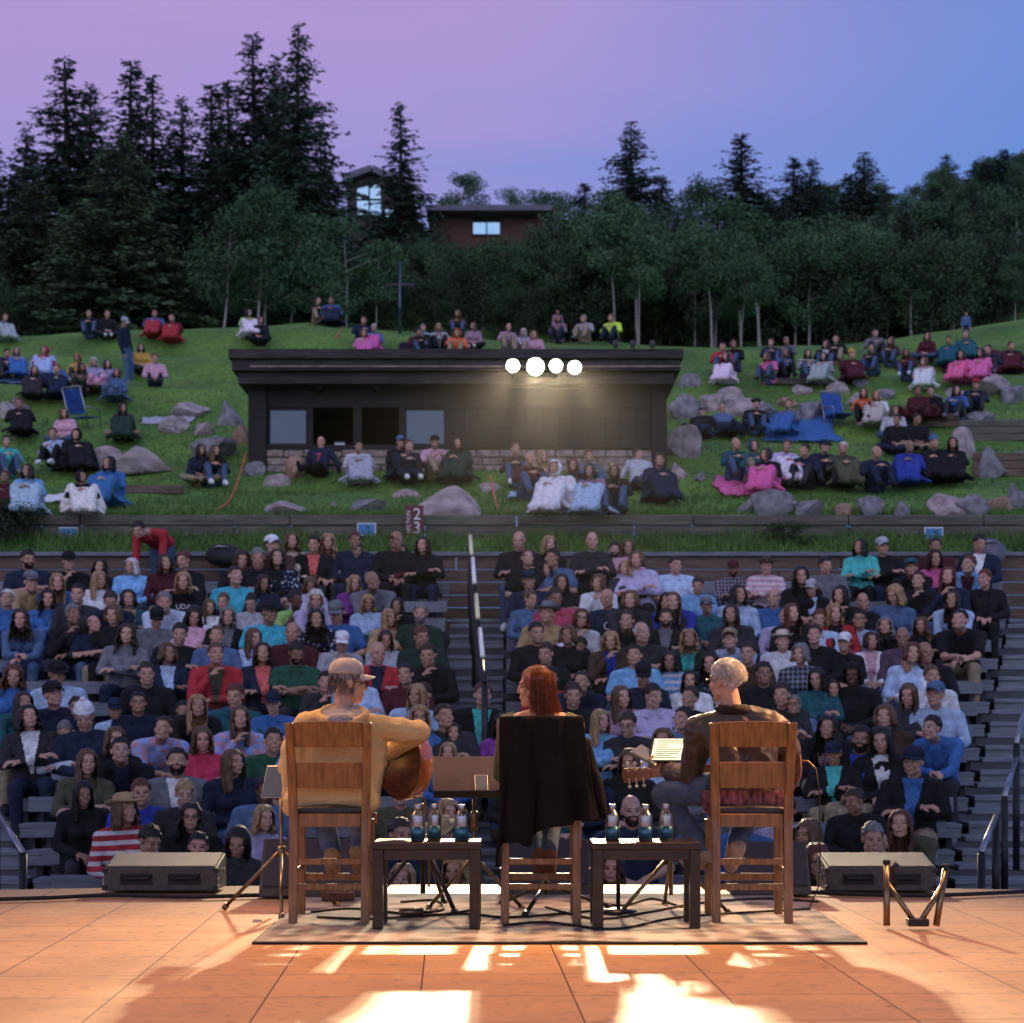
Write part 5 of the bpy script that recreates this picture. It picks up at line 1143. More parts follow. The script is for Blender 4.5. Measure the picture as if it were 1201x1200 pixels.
# ------------------------------------------------------------------ labels that single out each person and blanket
def uniq(cands, used):
    for c in cands:
        c = ' '.join(c.split())
        if c not in used and 4 <= len(c.split()) <= 16: used.add(c); return c
    c = ' '.join(cands[-1].split()); used.add(c); return c
from collections import Counter
used = set()
cnt = Counter((w['hd'], w['gd']) for w in WHO)
shorts = Counter(w['short'] for w in WHO)
for w in WHO:
    if w['where'] == 'fixed': used.add(w['o']['label'])
for w in WHO:
    if w['where'] == 'fixed': continue
    base = 'person with %s in %s' % (w['hd'], w['gd']) if not w['hd'].startswith('a ') or 'bald' in w['hd'] or 'hood' in w['hd'] else 'person wearing %s, %s' % (w['hd'], w['gd'])
    if w.get('blanket'): base += ', %s blanket' % cn(w['blanket'])
    near = sorted((q for q in WHO if q is not w and q['where'] != 'fixed'), key=lambda q: (q['px'] - w['px']) ** 2 + 1.6 * (q['py'] - w['py']) ** 2)[:6]
    near.sort(key=lambda q: shorts[q['short']] + (8 if q['short'].startswith(('black', 'navy', cn('charcoal'))) else 0))
    def rel(q):
        dy = q['py'] - w['py']
        return 'in front of' if dy > 13 and abs(q['px'] - w['px']) < 22 else 'behind' if dy < -13 and abs(q['px'] - w['px']) < 22 else 'beside'
    def rel2(q): return {'in front of': 'behind', 'behind': 'in front of', 'beside': 'beside'}[rel(q)]
    place = 'on the lawn' if w['where'] == 'lawn' else 'in the %s row' % (ORD[w['row']] if 0 <= w['row'] < 14 else 'top' if w['row'] == 14 else 'very front')
    c = []
    if cnt[(w['hd'], w['gd'])] == 1 and not w['gd'].startswith(('black top', 'navy top')): c.append('%s %s' % (base, place))
    for q in near: c.append('%s, %s the %s' % (base, rel2(q), q['short']))
    for q in near:
        for q2 in near:
            if q is not q2: c.append('%s, near %s and %s' % (base, q['short'], q2['short']))
    b2 = 'person in %s' % w['gd']
    for q in near:
        for q2 in near:
            if q is not q2: c.append('%s, near %s and %s' % (b2, q['short'], q2['short']))
    c.append('%s %s' % (b2, place))
    w['o']['label'] = uniq(c, used)
for o, bc, w in BLK:
    near = sorted((q for q in WHO if q is not w), key=lambda q: (q['px'] - w['px']) ** 2 + (q['py'] - w['py']) ** 2)[:6]
    o['label'] = uniq(['%s blanket round the knees of the person in %s' % (cn(bc), w['gd'])] + ['%s blanket round the person in %s, near the %s' % (cn(bc), w['gd'], q['short']) for q in near], used)
for r in ROCKS:
    a = r['w'] * r['h']; sz = 'large' if a > 1500 else 'mid sized' if a > 600 else 'small'; sh = 'long low' if r['w'] > 2.1 * r['h'] else 'upright' if r['h'] > r['w'] else 'rounded'
    colr = ['pale sandstone', 'grey', 'rusty'][r['m']]; nr = sorted((q for q in WHO), key=lambda q: (q['px'] - r['px']) ** 2 + (q['py'] - r['py']) ** 2)[:8]
    side = 'below the lawn crowd' if r['py'] > 560 else 'on the upper terrace' if r['py'] < 480 else 'on the middle terrace'
    base = '%s %s %s boulder' % (sz, sh, colr)
    r['o']['label'] = uniq(['%s %s, near the %s' % (base, side, q['short']) for q in nr] + ['%s between the %s and the %s' % (base, q['short'], q2['short']) for q in nr for q2 in nr if q is not q2], used)
# ------------------------------------------------------------------ on the stage
# rug
def rug_mat():
    m, n, l, b = newmat('pale_rug'); tc = n.new('ShaderNodeTexCoord')
    a = n.new('ShaderNodeTexNoise'); a.inputs['Scale'].default_value = 3.5; a.inputs['Detail'].default_value = 9; l.new(tc.outputs['Object'], a.inputs['Vector'])
    v = n.new('ShaderNodeTexVoronoi'); v.inputs['Scale'].default_value = 5; l.new(tc.outputs['Object'], v.inputs['Vector'])
    ml = n.new('ShaderNodeMath'); ml.operation = 'MULTIPLY'; l.new(a.outputs['Fac'], ml.inputs[0]); l.new(v.outputs['Distance'], ml.inputs[1])
    r = n.new('ShaderNodeValToRGB'); r.color_ramp.elements[0].color = (.09, .083, .085, 1); r.color_ramp.elements[1].color = (.30, .275, .26, 1); r.color_ramp.elements[0].position = .08; r.color_ramp.elements[1].position = .30
    l.new(ml.outputs[0], r.inputs[0]); l.new(r.outputs[0], b.inputs['Base Color']); setp(b, Roughness=.95)
    f = n.new('ShaderNodeTexNoise'); f.inputs['Scale'].default_value = 260; l.new(tc.outputs['Object'], f.inputs['Vector']); bp = n.new('ShaderNodeBump'); bp.inputs['Strength'].default_value = .5; bp.inputs['Distance'].default_value = .005; l.new(f.outputs['Fac'], bp.inputs['Height']); l.new(bp.outputs[0], b.inputs['Normal'])
    return m
mb = MB(); n = 60; x0, x1, y0, y1 = -1.27, 1.74, 8.62, 11.0; vs = []
for j in range(n + 1):
    for i in range(n + 1):
        x, y = x0 + (x1 - x0) * i / n, y0 + (y1 - y0) * j / n; e = .012 * noise.noise(V((x * 1.5, y * 1.5, 0)))
        vs.append((x + .006 * noise.noise(V((y * 3, 0, 1))), y + .008 * noise.noise(V((x * 2, 0, 5))), .014 + max(0, e) * .6))
mb.add(vs, [(j * (n + 1) + i, j * (n + 1) + i + 1, (j + 1) * (n + 1) + i + 1, (j + 1) * (n + 1) + i) for j in range(n) for i in range(n)], 0, True)
t = thing('rug', 'pale grey mottled rug under the three performers and their chairs', 'rug'); mb.build('pile', rug_mat(), t)
m = MB(); m.path([(x0, y0, .007), (x1, y0, .007), (x1, y1, .007), (x0, y1, .007), (x0, y0, .007)], .008, 6); m.build('border', M['black'], t)

def loft(mb, pts, w, d, mi=0):
    vs = [];
    for p in pts:
        for a, b in ((-1, -1), (1, -1), (1, 1), (-1, 1)): vs.append((p[0] + a * w / 2, p[1] + b * d / 2, p[2]))
    k = len(pts); fs = [(3, 2, 1, 0), tuple(4 * (k - 1) + i for i in range(4))]
    for i in range(k - 1):
        for q in range(4): q2 = (q + 1) % 4; fs.append((4 * i + q, 4 * i + q2, 4 * i + 4 + q2, 4 * i + 4 + q))
    return mb.add(vs, fs, mi)
def chair(x, y, rz, label, tags=False):
    t = thing('counter_chair', label, 'chair', (x, y, 0.012), rz, 'wooden chairs of the performers'); W = M['chairwood']
    px = lambda z: .193 + .016 * max(0, (z - .55) / .53)
    for s in (-1, 1):
        ys = [(-.245, 0), (-.225, .3), (-.212, .55), (-.218, .68), (-.245, .88), (-.292, 1.075)]
        loft(MB(), [(s * px(z), yy, z) for yy, z in ys], .046, .040).build('back_leg', W, t, .005)
        loft(MB(), [(s * .195, .215, 0), (s * .192, .205, .535)], .044, .044).build('front_leg', W, t, .005)
    def slat(z0, z1, yo, name, bow=.028, arch=0):
        m = MB(); n = 14; vs = []
        for i in range(n + 1):
            u = -1 + 2 * i / n; x = u * (px(z0) - .021); b = -bow * (1 - u * u)
            zt = z1 + arch * (1 - u * u)
            ysl = lambda z: float(np.interp(z, [.55, .68, .88, 1.075], [-.212, -.218, -.245, -.292]))
            vs += [(x, ysl(z0) + b - .011, z0), (x, ysl(zt) + b - .011, zt), (x, ysl(zt) + b + .011, zt), (x, ysl(z0) + b + .011, z0)]
        fs = [(0, 1, 2, 3), (4 * n + 3, 4 * n + 2, 4 * n + 1, 4 * n)]
        for i in range(n):
            for q in range(4): q2 = (q + 1) % 4; fs.append((4 * i + q, 4 * i + 4 + q, 4 * i + 4 + q2, 4 * i + q2))
        m.add(vs, fs, 0, False); m.build(name, W, t, .004)
    slat(.945, 1.078, 0, 'top_rail', arch=.006); slat(.725, .865, 0, 'back_slat')
    m = MB(); m.box((0, -.212, .55), (.338, .024, .07)); m.box((0, .205, .55), (.338, .024, .07)); m.box((-.192, 0, .55), (.024, .375, .07)); m.box((.192, 0, .55), (.024, .375, .07)); m.build('seat_frame', W, t, .004)
    me = blob([cap((-.15, -.15, .603), .022, (.15, -.15, .603), .022), cap((-.15, .15, .603), .022, (.15, .15, .603), .022), cap((-.15, -.15, .603), .022, (-.15, .15, .603), .022), cap((.15, -.15, .603), .022, (.15, .15, .603), .022), ele((0, 0, .606), (.19, .19, .034)), ('E', V((0, 0, .6)), (.2, .2, .018), None)], .012, 'cushion', 3)
    for v in me.vertices:
        v.co.x = max(-.205, min(.205, v.co.x * 1.12)); v.co.y = max(-.188, min(.22, v.co.y * 1.14))
    setmats(me, [M['cushion']]); link('cushion', me, t)
    for z, yy in ((.33, -.222), (.195, -.232)): MB().box((0, yy, z), (.345, .02, .034)).build('stretcher', W, t, .004)
    MB().box((0, .21, .21), (.345, .026, .04)).build('stretcher', W, t, .004)
    for s in (-1, 1): m = MB(); m.beam((s * .193, -.21, .27), (s * .193, .19, .27), .02, .034); m.build('stretcher', W, t, .004)
    if tags:
        for z in (.54, .2): MB().box((.222, .203, z), (.012, .03, .055)).build('tape_tag', M['orangetag'], t)
    return t
YS = 9.66
CX1, CX2, CX3 = -.985, .155, 1.295
chair(CX1, YS, R(1), 'brown wooden counter chair under the man in the mustard jacket', True); chair(CX2, YS, 0, 'brown wooden counter chair hidden under the draped black coat'); chair(CX3, YS, R(-1.5), 'brown wooden counter chair under the white haired guitarist')

# low tables and bottles -------------------------------------------------------------
def table(x, y, label):
    t = thing('side_table', label, 'side table', (x, y, .016), 0, 'low dark tables between the chairs')
    MB().box((0, 0, .43), (.565, .36, .034)).build('tabletop', M['darkwood'], t, .005)
    m = MB(); m.box((0, -.145, .385), (.45, .02, .055)); m.box((0, .145, .385), (.45, .02, .055)); m.box((-.245, 0, .385), (.02, .25, .055)); m.box((.245, 0, .385), (.02, .25, .055)); m.build('apron', M['darkwood'], t, .003)
    for a in (-1, 1):
        for b in (-1, 1): MB().box((a * .252, b * .15, .206), (.055, .055, .412)).build('leg', M['darkwood'], t, .004)
TY = 9.30
table(-.446, TY, 'low dark wooden table between the mustard jacket and the draped coat'); table(.700, TY, 'low dark wooden table between the draped coat and the white haired guitarist')
TT = .016 + .447
def bottle(x, dy, label):
    D = TY + dy; t = thing('bottle', label, 'bottle', (X_(x, D), D, TT), RND.uniform(0, 6), 'aluminium water bottles on the tables')
    MB().lathe([(.033, .0), (.0365, .004), (.0365, .125), (.034, .138), (.022, .155), (.018, .160), (.018, .168)], (0, 0, 0), 24).build('body', M['chrome'], t)
    MB().lathe([(.0369, .012), (.0369, .078)], (0, 0, 0), 24).build('print', M['bottleblue'], t)
    MB().lathe([(.019, .166), (.020, .169), (.020, .190), (.018, .193)], (0, 0, 0), 20).build('cap', M['chrome'], t)
for x, dy, l in ((490, -.03, 'aluminium bottle nearest the guitar on the table by the mustard jacket'), (509.5, .05, 'aluminium bottle between two others on the table by the mustard jacket'), (541.5, -.02, 'aluminium bottle in front of the music stand pole'), (718, .0, 'aluminium bottle standing alone nearest the draped coat on its table'), (757, -.03, 'aluminium bottle in the middle of the table by the white haired guitarist'), (781, .04, 'aluminium bottle nearest the crossed legs of the guitarist')): bottle(x, dy, l)

# performers -----------------------------------------------------------------------------
def q_(dx, fw, z): return V((-dx, -fw, z))
def fine_person(x, label, j, yaw, pitch, skin, voxel=.0065, roll=0):
    M_ = head_matrix(j, yaw, pitch, roll); b = link('person', body_mesh(j, M_, voxel), None, skin); b.location = (x, YS, .635); b.rotation_euler = (0, 0, math.pi); tag(b, label, 'person', 'performers on the stage'); return b, M_
def cloth_part(name, prims, b, col, infl=0, fold=.012, fscale=8, seed=1, voxel=.008, m_=None, keep=None, smooth=2):
    me = blob(prims, voxel, name, smooth, infl, fold, fscale, seed); setmats(me, [m_ or CLOTH])
    if keep: cutmesh(me, keep)
    return link(name, me, b, col)
def strands(name, b, M_, col, roots, step, n, seg, r, parent_mat=HAIRT):
    mb = MB()
    for i in range(n):
        pts = step(i)
        mb.path([M_ @ V(p) for p in pts], [r * (1 - .6 * k / (len(pts) - 1)) for k in range(len(pts))], 3, cap=False)
    o = mb.build(name, parent_mat, b); o.color = c4(col); return o

# 1: man in the mustard jacket, cap, guitar on his right knee
j = J_seat('m'); j['che'] = q_(.03, .0, .33); j['nk'] = q_(.055, .02, .50); j['head'] = q_(.085, .055, .675)
j['sh'] = [q_(.245, .02, .425), q_(-.155, .02, .44)]; j['el'] = [q_(.475, .03, .405), q_(-.255, .12, .20)]; j['wr'] = [q_(.285, .245, .285), q_(-.275, .385, .30)]
j['kn'] = [q_(.15, .44, .07), q_(-.15, .44, .06)]; j['an'] = [q_(.115, .23, -.245), q_(-.03, .23, -.255)]; j['toe'] = [q_(.12, .31, -.375), q_(-.03, .31, -.385)]
j['hn'] = [V((.3, .9, -.1)), V((-.3, .8, .2))]; j['hc'] = [.35, .75]
SK = (.50, .27, .17)
P1, H1 = fine_person(CX1, 'man in mustard jacket and grey cap playing guitar, seen from behind', j, R(-72), R(6), SK)
hem = [cap(q_(-.13, .0, .06), .125, q_(.13, .0, .06), .125), cap(q_(-.235, -.0, -.02), .035, q_(-.19, .02, .3), .09), cap(q_(.20, .0, -.01), .04, q_(.2, .02, .3), .09), cap(q_(-.2, -.05, .02), .06, q_(.2, -.05, .02), .06)]
cloth_part('jacket', torso(j) + arms(j, .008, .96) + hem, P1, (.60, .42, .19), .013, .018, 8, 3, m_=JACKET)
hd = [cap(q_(.055 + .13 * math.cos(a), -.045 + .085 * math.sin(a) - .02, .497 + .045 * math.sin(a)), .022, q_(.055 + .13 * math.cos(a + .5), -.045 + .085 * math.sin(a + .5) - .02, .497 + .045 * math.sin(a + .5)), .022) for a in [i * .5 for i in range(13)]]
cloth_part('hood', hd + [ele(q_(.055, -.13, .435), (.115, .045, .055))], P1, (.59, .41, .18), 0, .012, 14, 4, m_=JACKET)
cloth_part('hood_lining', [ele(q_(.055, -.062, .497), (.125, .10, .026), Matrix.Rotation(R(-27), 3, 'X')), ele(q_(.055, -.135, .465), (.08, .04, .04))], P1, (.33, .30, .30), 0, .010, 16, 6, m_=JACKET)
cloth_part('trousers', legs(j), P1, COLORS['jeans'], .014, .008, 12, 5)
cloth_part('shoes', feet(j), P1, (.30, .19, .10), .012, .004, 16, 5)
link('cap', hat_mesh('c'), P1, (.42, .37, .33), H1 @ Matrix.Translation((0, .002, -.004)) @ Matrix.Rotation(R(-4), 4, 'X')); link('glasses', glasses_mesh(), P1, None, H1)
link('hair', hair_mesh('fringe'), P1, (.17, .15, .13), H1)
rs = random.Random(4)
def st1(i):
    a = rs.uniform(-2.0, 2.0); x, y = .079 * math.sin(a), .018 + .098 * math.cos(a); z = rs.uniform(-.05, .04); return [(x, y, z), (x * 1.06, y * 1.04, z - .02), (x * 1.05, y * 1.06, z - .04)]
strands('hair_strands', P1, H1, (.2, .17, .14), None, st1, 240, 3, .0018)

# 2: woman between them, auburn bob, head turned to the first man
j = J_seat('f'); j['che'] = q_(-.005, .03, .30); j['nk'] = q_(-.005, .05, .492); j['head'] = q_(-.035, .075, .652); j['ax'] = V((1, 0, 0))
j['sh'] = [q_(.170, .05, .438), q_(-.170, .05, .438)]; j['el'] = [q_(.235, .12, .16), q_(-.21, .16, .17)]; j['wr'] = [q_(.10, .34, .17), q_(-.05, .36, .18)]
j['kn'] = [q_(.09, .44, .08), q_(-.06, .44, .08)]; j['an'] = [q_(.055, .25, -.27), q_(.0, .27, -.26)]; j['toe'] = [q_(.06, .36, -.385), q_(.01, .38, -.38)]
P2, H2 = fine_person(CX2, 'auburn haired woman in green top between the guitarists, looking sideways', j, R(80), R(4), (.52, .28, .17), .006)
cloth_part('top', torso(j) + arms(j, .006, .9), P2, (.085, .10, .045), .012, .007, 11, 8, keep=lambda p: not (p.z > .425 and abs(p.x) < .150))
cloth_part('trousers', legs(j), P2, COLORS['jeans'], .012, .006, 12, 9); cloth_part('shoes', feet(j), P2, (.12, .05, .03), .010, .003, 16, 9)
base = cutmesh(blob([ele((0, .022, .036), (.086, .104, .094))] + fall(30, -.165, .020, .006, 31, 84, .023, .012), .006, 'hair', 2, fold=.006, fscale=20), lambda p: not (p.y < -.035 and abs(p.x) < .058 and p.z < .070))
setmats(base, [HAIR]); link('hair', base, P2, (.16, .042, .013), H2)
rs2 = random.Random(8)
def st2(i):
    a = rs2.uniform(-1.72, 1.72); sx, cy = math.sin(a), math.cos(a); k = rs2.uniform(.98, 1.14); e = rs2.uniform(-.21, -.13); fl = rs2.uniform(.0, .035); w = rs2.uniform(-.012, .012)
    return [(.03 * sx, .02 + .03 * cy, .130), (.082 * sx * k, .018 + .098 * cy * k, .075), (.099 * sx * k, .012 + .112 * cy * k, .0), ((.103 + .4 * fl) * sx * k + w, .010 + (.112 + .3 * fl) * cy * k, -.075), ((.10 + fl) * sx * k - w, .008 + (.108 + fl) * cy * k, e)]
strands('hair_strands', P2, H2, (.30, .08, .022), None, st2, 620, 5, .0021)

# 3: white haired guitarist in a dark shirt, legs crossed
j = J_seat('m'); j['che'] = q_(-.03, .02, .33); j['nk'] = q_(-.075, .04, .50); j['head'] = q_(-.115, .07, .685)
j['sh'] = [q_(.155, .02, .435), q_(-.265, .05, .42)]; j['el'] = [q_(.238, .07, .30), q_(-.29, .14, .15)]; j['wr'] = [q_(.085, .30, .25), q_(-.405, .365, .175)]
j['kn'] = [q_(.12, .46, .085), q_(-.43, .34, .045)]; j['an'] = [q_(-.03, .21, -.215), q_(-.20, .24, -.275)]; j['toe'] = [q_(-.055, .285, -.355), q_(-.27, .36, -.37)]
j['hn'] = [V((0, .9, -.3)), V((.5, .75, .25))]; j['hc'] = [.35, .85]; j['hd'] = [None, V((.75, -.45, .45))]
P3, H3 = fine_person(CX3, 'white haired man in dark shirt playing guitar with crossed legs, seen from behind', j, R(44), R(3), SK)
cloth_part('shirt', torso(j) + arms(j, .010, .95) + [cap(q_(-.10, .0, .10), .12, q_(.08, .0, .10), .12)], P3, (.036, .022, .015), .016, .030, 8.5, 12, m_=SATIN)
cloth_part('collar', [cap(q_(-.075 + .075 * math.cos(a), .035 + .075 * math.sin(a), .525), .02, q_(-.075 + .075 * math.cos(a + .6), .035 + .075 * math.sin(a + .6), .525), .02) for a in [i * .6 for i in range(11)]], P3, (.022, .015, .012), .008, .004, 20, 2)
cloth_part('shirt_hem', [cap(q_(-.12, .0, .045), .132, q_(.11, .0, .045), .132)], P3, (.16, .06, .07), .012, .008, 18, 3, m_=matobj('woven_hem', var=.8, scale=55, stretch=(1, 1, .25)), keep=lambda p: p.z < .085)
cloth_part('trousers', legs(j), P3, COLORS['jeans'], .016, .010, 12, 14); cloth_part('shoes', feet(j), P3, (.34, .26, .2), .014, .004, 16, 14)
link('hair', shell(.0855, .105, .094, (0, .02, .036), lambda p: hairline(p, .0, -.075), amp=.004, fs=60), P3, (.48, .46, .43), H3); link('glasses', glasses_mesh(), P3, None, H3)
rs3 = random.Random(9)
def st3(i):
    a = rs3.uniform(-2.1, 2.1); ph = rs3.uniform(.15, 1.9); sx, cy = math.sin(a) * math.sin(ph), math.cos(a) * math.sin(ph); z = .036 + .096 * math.cos(ph)
    if cy < -.3 and z < .07: z = .09
    p = V((.086 * sx, .02 + .106 * cy, z)); d = V((sx * .3 + rs3.uniform(-.3, .3), .35 + cy * .3, -.75 + rs3.uniform(-.2, .2))).normalized(); nn = V((sx, cy, math.cos(ph)))
    return [p, p + d * .012 + nn * .002, p + d * .024 + nn * .0015]
strands('hair_strands', P3, H3, (.62, .6, .57), None, st3, 1300, 3, .0012)

# guitars ---------------------------------------------------------------------------------
def guitar(tail, u, label, x):
    t = thing('guitar', label, 'guitar', V((x, YS, .635)) + V((tail[0], tail[1], tail[2])), 0, 'acoustic guitars')
    u = V(u).normalized(); w = u.cross(V((0, 0, 1))); w = w if w.y > 0 else -w; w.normalize(); v = w.cross(u); v = v if v.z > 0 else -v
    f = lambda a, b, c: u * a + v * b + w * c
    half = [(0, 0), (.004, .06), (.03, .125), (.08, .18), (.135, .198), (.19, .188), (.24, .158), (.285, .130), (.33, .126), (.375, .142), (.42, .146), (.46, .125), (.485, .08), (.495, .03)]
    out = half + [(a, -b) for a, b in half[::-1] if b > 0]
    # smooth outline by Catmull-Rom
    n = len(out); sm = []
    for i in range(n):
        p0, p1, p2, p3 = [V((*out[(i + k) % n], 0)) for k in (-1, 0, 1, 2)]
        for s in (0, .33, .66): sm.append(tuple((.5 * ((2 * p1) + (p2 - p0) * s + (2 * p0 - 5 * p1 + 4 * p2 - p3) * s * s + (3 * p1 - p0 - 3 * p2 + p3) * s ** 3))[:2]))
    mb = MB(); mb.prism(sm, 0, .105, f, 1, 1, 0); mb.build('body', [M['rosewood'], M['guitarside']], t, .004)
    mb = MB(); mb.prism(sm, .1055, .109, f, 0, 0, 0); o = mb.build('soundboard', M['spruce'], t)
    m = MB(); m.prism([(.3 + .05 * math.cos(a), .05 * math.sin(a)) for a in [i * .314 for i in range(20)]], .1093, .1103, f); m.build('soundhole', M['black'], t)
    m = MB(); m.beam(f(.14, -.08, .115), f(.14, .08, .115), .03, .012, w); m.build('bridge', M['neckwood'], t)
    m = MB(); m.beam(f(.44, 0, .098), f(.86, 0, .100), .052, .03, w); m.build('neck', M['neckwood'], t, .008)
    m = MB(); m.beam(f(.36, 0, .118), f(.86, 0, .118), .05, .008, w); m.build('fingerboard', M['black'], t)
    m = MB(); m.prism([(.86, -.026), (.885, -.036), (1.02, -.042), (1.03, 0), (1.02, .042), (.885, .036), (.86, .026)], .085, .102, f); m.build('headstock', M['neckwood'], t, .003)
    for k in range(3):
        for s in (-1, 1):
            m = MB(); a = .905 + .042 * k; m.tube(f(a, s * .036, .082), f(a, s * .058, .082), .004); m.ell(f(a, s * .066, .082), (.011, .008, .010)); m.tube(f(a, s * .026, .08), f(a, s * .026, .112), .006); m.build('tuner', M['pearl'], t)
    for k in range(6):
        y = (k - 2.5) * .0085; m = MB(); m.tube(f(.14, y * 1.1, .124), f(.87, y * .8, .124), .0009, None, 4); m.build('string', M['chrome'], t)
    return t
guitar((.475, .135, .195), (-.80, .56, .125), 'reddish brown acoustic guitar held by the man in mustard', CX1)
guitar((.325, .19, .235), (-.945, .20, -.085), 'acoustic guitar with pale tuners held by the white haired man', CX3)

# black coat draped over the middle chair ---------------------------------------------------
mb = MB(); nu, nv = 48, 44; vs = []
for jv in range(nv + 1):
    v = jv / nv
    for i in range(nu + 1):
        u = -1 + 2 * i / nu
        if v < .2:                                  # the short side hanging over the seat
            s = (.2 - v) / .2; x = u * (.215 + .01 * s); z = 1.098 - .26 * s; y = -.255 + .045 * s; f = .004
            if v > .16: z = 1.102 - .02 * s
        else:
            s = (v - .2) / .8; bot = .565 + .02 * math.sin(u * 3.1 + .6) - (.12 if -1 <= u < -.86 else 0) - .05 * math.exp(-((u + .30) / .2) ** 2) + .05 * u - (.0 if u < .5 else -.02)
            L = 1.102 - (bot - .075); z = 1.102 - L * s; wl = .222 + .012 * s; wr = .222 + .095 * s ** 1.3; x = u * (wl if u < 0 else wr)
            f = .046 * (s ** .6); y = -.347 - .012 * s + f * math.sin(u * 9 + 1.3 + 1.5 * s) * .6 + f * math.sin(u * 17 + 4) * .35 - .012 * math.sin(math.pi * u * .5) * s
            x += .012 * s * math.sin(u * 7 + s * 5)
        vs.append((CX2 + x, YS + y, z + .016))
mb.add(vs, [(a * (nu + 1) + b, a * (nu + 1) + b + 1, (a + 1) * (nu + 1) + b + 1, (a + 1) * (nu + 1) + b) for a in range(nv) for b in range(nu)], 0, True)
t = thing('coat', 'black coat draped over the back of the middle chair', 'coat'); o = mb.build('shell', mat('black_coat_cloth', (.009, .008, .008), .95, scale=4, bump=.25, bscale=150, spec=.12), t); s = o.modifiers.new('thick', 'SOLIDIFY'); s.thickness = .012
me = blob([cap((CX2 + .24, YS - .33, .98), .03, (CX2 + .285, YS - .34, .80), .035), cap((CX2 + .285, YS - .34, .80), .035, (CX2 + .33, YS - .32, .60), .03)], .008, 'sleeve', 2, fold=.012, fscale=14); setmats(me, [o.data.materials[0]]); link('sleeve', me, t)

# stands, tablets ------------------------------------------------------------------------------
def tripod(t, c, zt, rad, rz, m, zb=.03, r=.011, spread_z=.30):
    for k in range(3):
        a = rz + k * 2.094; e = V((c[0] + rad * math.cos(a), c[1] + rad * math.sin(a), zb)); l_ = MB(); l_.tube((c[0], c[1], spread_z), e, r); l_.tube(e, e + (e - V((c[0], c[1], spread_z))).normalized() * .03, r * 1.6); l_.build('leg', m, t)
    m_ = MB(); m_.tube((c[0], c[1], .10), (c[0], c[1], zt), r * 1.15); m_.lathe([(r * 2, 0), (r * 2.2, .02), (r * 2, .05)], (c[0], c[1], spread_z - .03), 12); m_.build('pole', m, t)
def panel(t, name, c, w, h, yaw, tilt, m, th=.012, bev=.003):
    Rm = Matrix.Rotation(yaw, 3, 'Z') @ Matrix.Rotation(tilt, 3, 'X'); mb = MB(); mb.box(c, (w, th, h), Rm); o = mb.build(name, m, t, bev); return Rm
D = 10.0; c = (X_(556, D), D)
t = thing('music_stand', 'black music stand beside the draped coat, a phone propped on it', 'music stand'); cz = CH + (HY - 911) * D / F
Rm = panel(t, 'desk', (c[0], D, cz), .47, .30, R(4), R(-42), M['standdesk']); MB().box(V((c[0], D - .02, cz)) + Rm @ V((0, -.03, -.15)), (.47, .06, .012), Rm).build('lip', M['blackmetal'], t, .002)
tripod(t, c, cz - .02, .30, .5, M['brass'], spread_z=.33); MB().lathe([(.02, -.05), (.026, -.02), (.02, .01), (.03, .04), (.02, .06)], (c[0], D, .52), 12).build('clamp', M['brass'], t)
ph = thing('phone', 'phone leaning on the lip of the black music stand', 'phone'); pc = V((X_(564, D), D, cz)) + Rm @ V((0, -.016, -.075)); MB().box(pc, (.075, .008, .145), Rm).build('body', M['pearl'], ph, .003); MB().box(pc + Rm @ V((0, -.006, 0)), (.066, .003, .132), Rm).build('screen', M['screendim'], ph)
D = 10.05; c = (X_(787, D), D); cz = CH + (HY - 880) * D / F
t = thing('music_stand', 'metal tripod stand under the lit tablet of the white haired guitarist', 'music stand'); tripod(t, c, cz - .05, .34, -2.6, M['brass'], spread_z=.34)
t2 = thing('tablet', 'bright tablet showing lines of text beside the guitar neck', 'tablet'); pc = V((X_(788, D), D, cz)); Rm = panel(t2, 'body', pc, .245, .185, R(-17), R(-44), M['blackmetal'])
Rm = Matrix.Rotation(R(-17), 3, 'Z') @ Matrix.Rotation(R(-44), 3, 'X'); MB().box(pc + Rm @ V((0, -.0075, 0)), (.222, .002, .165), Rm).build('screen', M['screenlit'], t2)
mb = MB(); r_ = random.Random(2)
for k in range(9):
    w_ = r_.uniform(.06, .17); mb.box(pc + Rm @ V((-.09 + w_ / 2, -.0092, .066 - .0165 * k)), (w_, .001, .0045), Rm)
mb.build('text_lines', M['ink'], t2)
t3 = thing('tablet', 'dark tablet with a thin bright edge before the bright tablet', 'tablet'); pc = V((X_(760, D), D + .02, cz + .0 - .03)); Rm = Matrix.Rotation(R(50), 3, 'Z') @ Matrix.Rotation(R(-38), 3, 'X'); Rm = Matrix.Rotation(R(-30), 3, 'Y') @ Rm
MB().box(pc, (.13, .012, .17), Rm).build('body', M['chrome'], t3, .003); MB().box(pc + Rm @ V((0, -.0075, 0)), (.118, .002, .155), Rm).build('screen', M['screendim'], t3); MB().beam(pc + V((0, .01, -.02)), V((c[0], D, cz - .06)), .02, .02).build('holder', M['blackmetal'], t3)
D = 10.05; c = (X_(330, D), D); cz = CH + (HY - 917) * D / F
t = thing('music_stand', 'thin metal stand holding a small tablet at the side of the mustard jacket', 'music stand'); tripod(t, c, cz - .05, .36, 2.75, M['brass'], spread_z=.36)
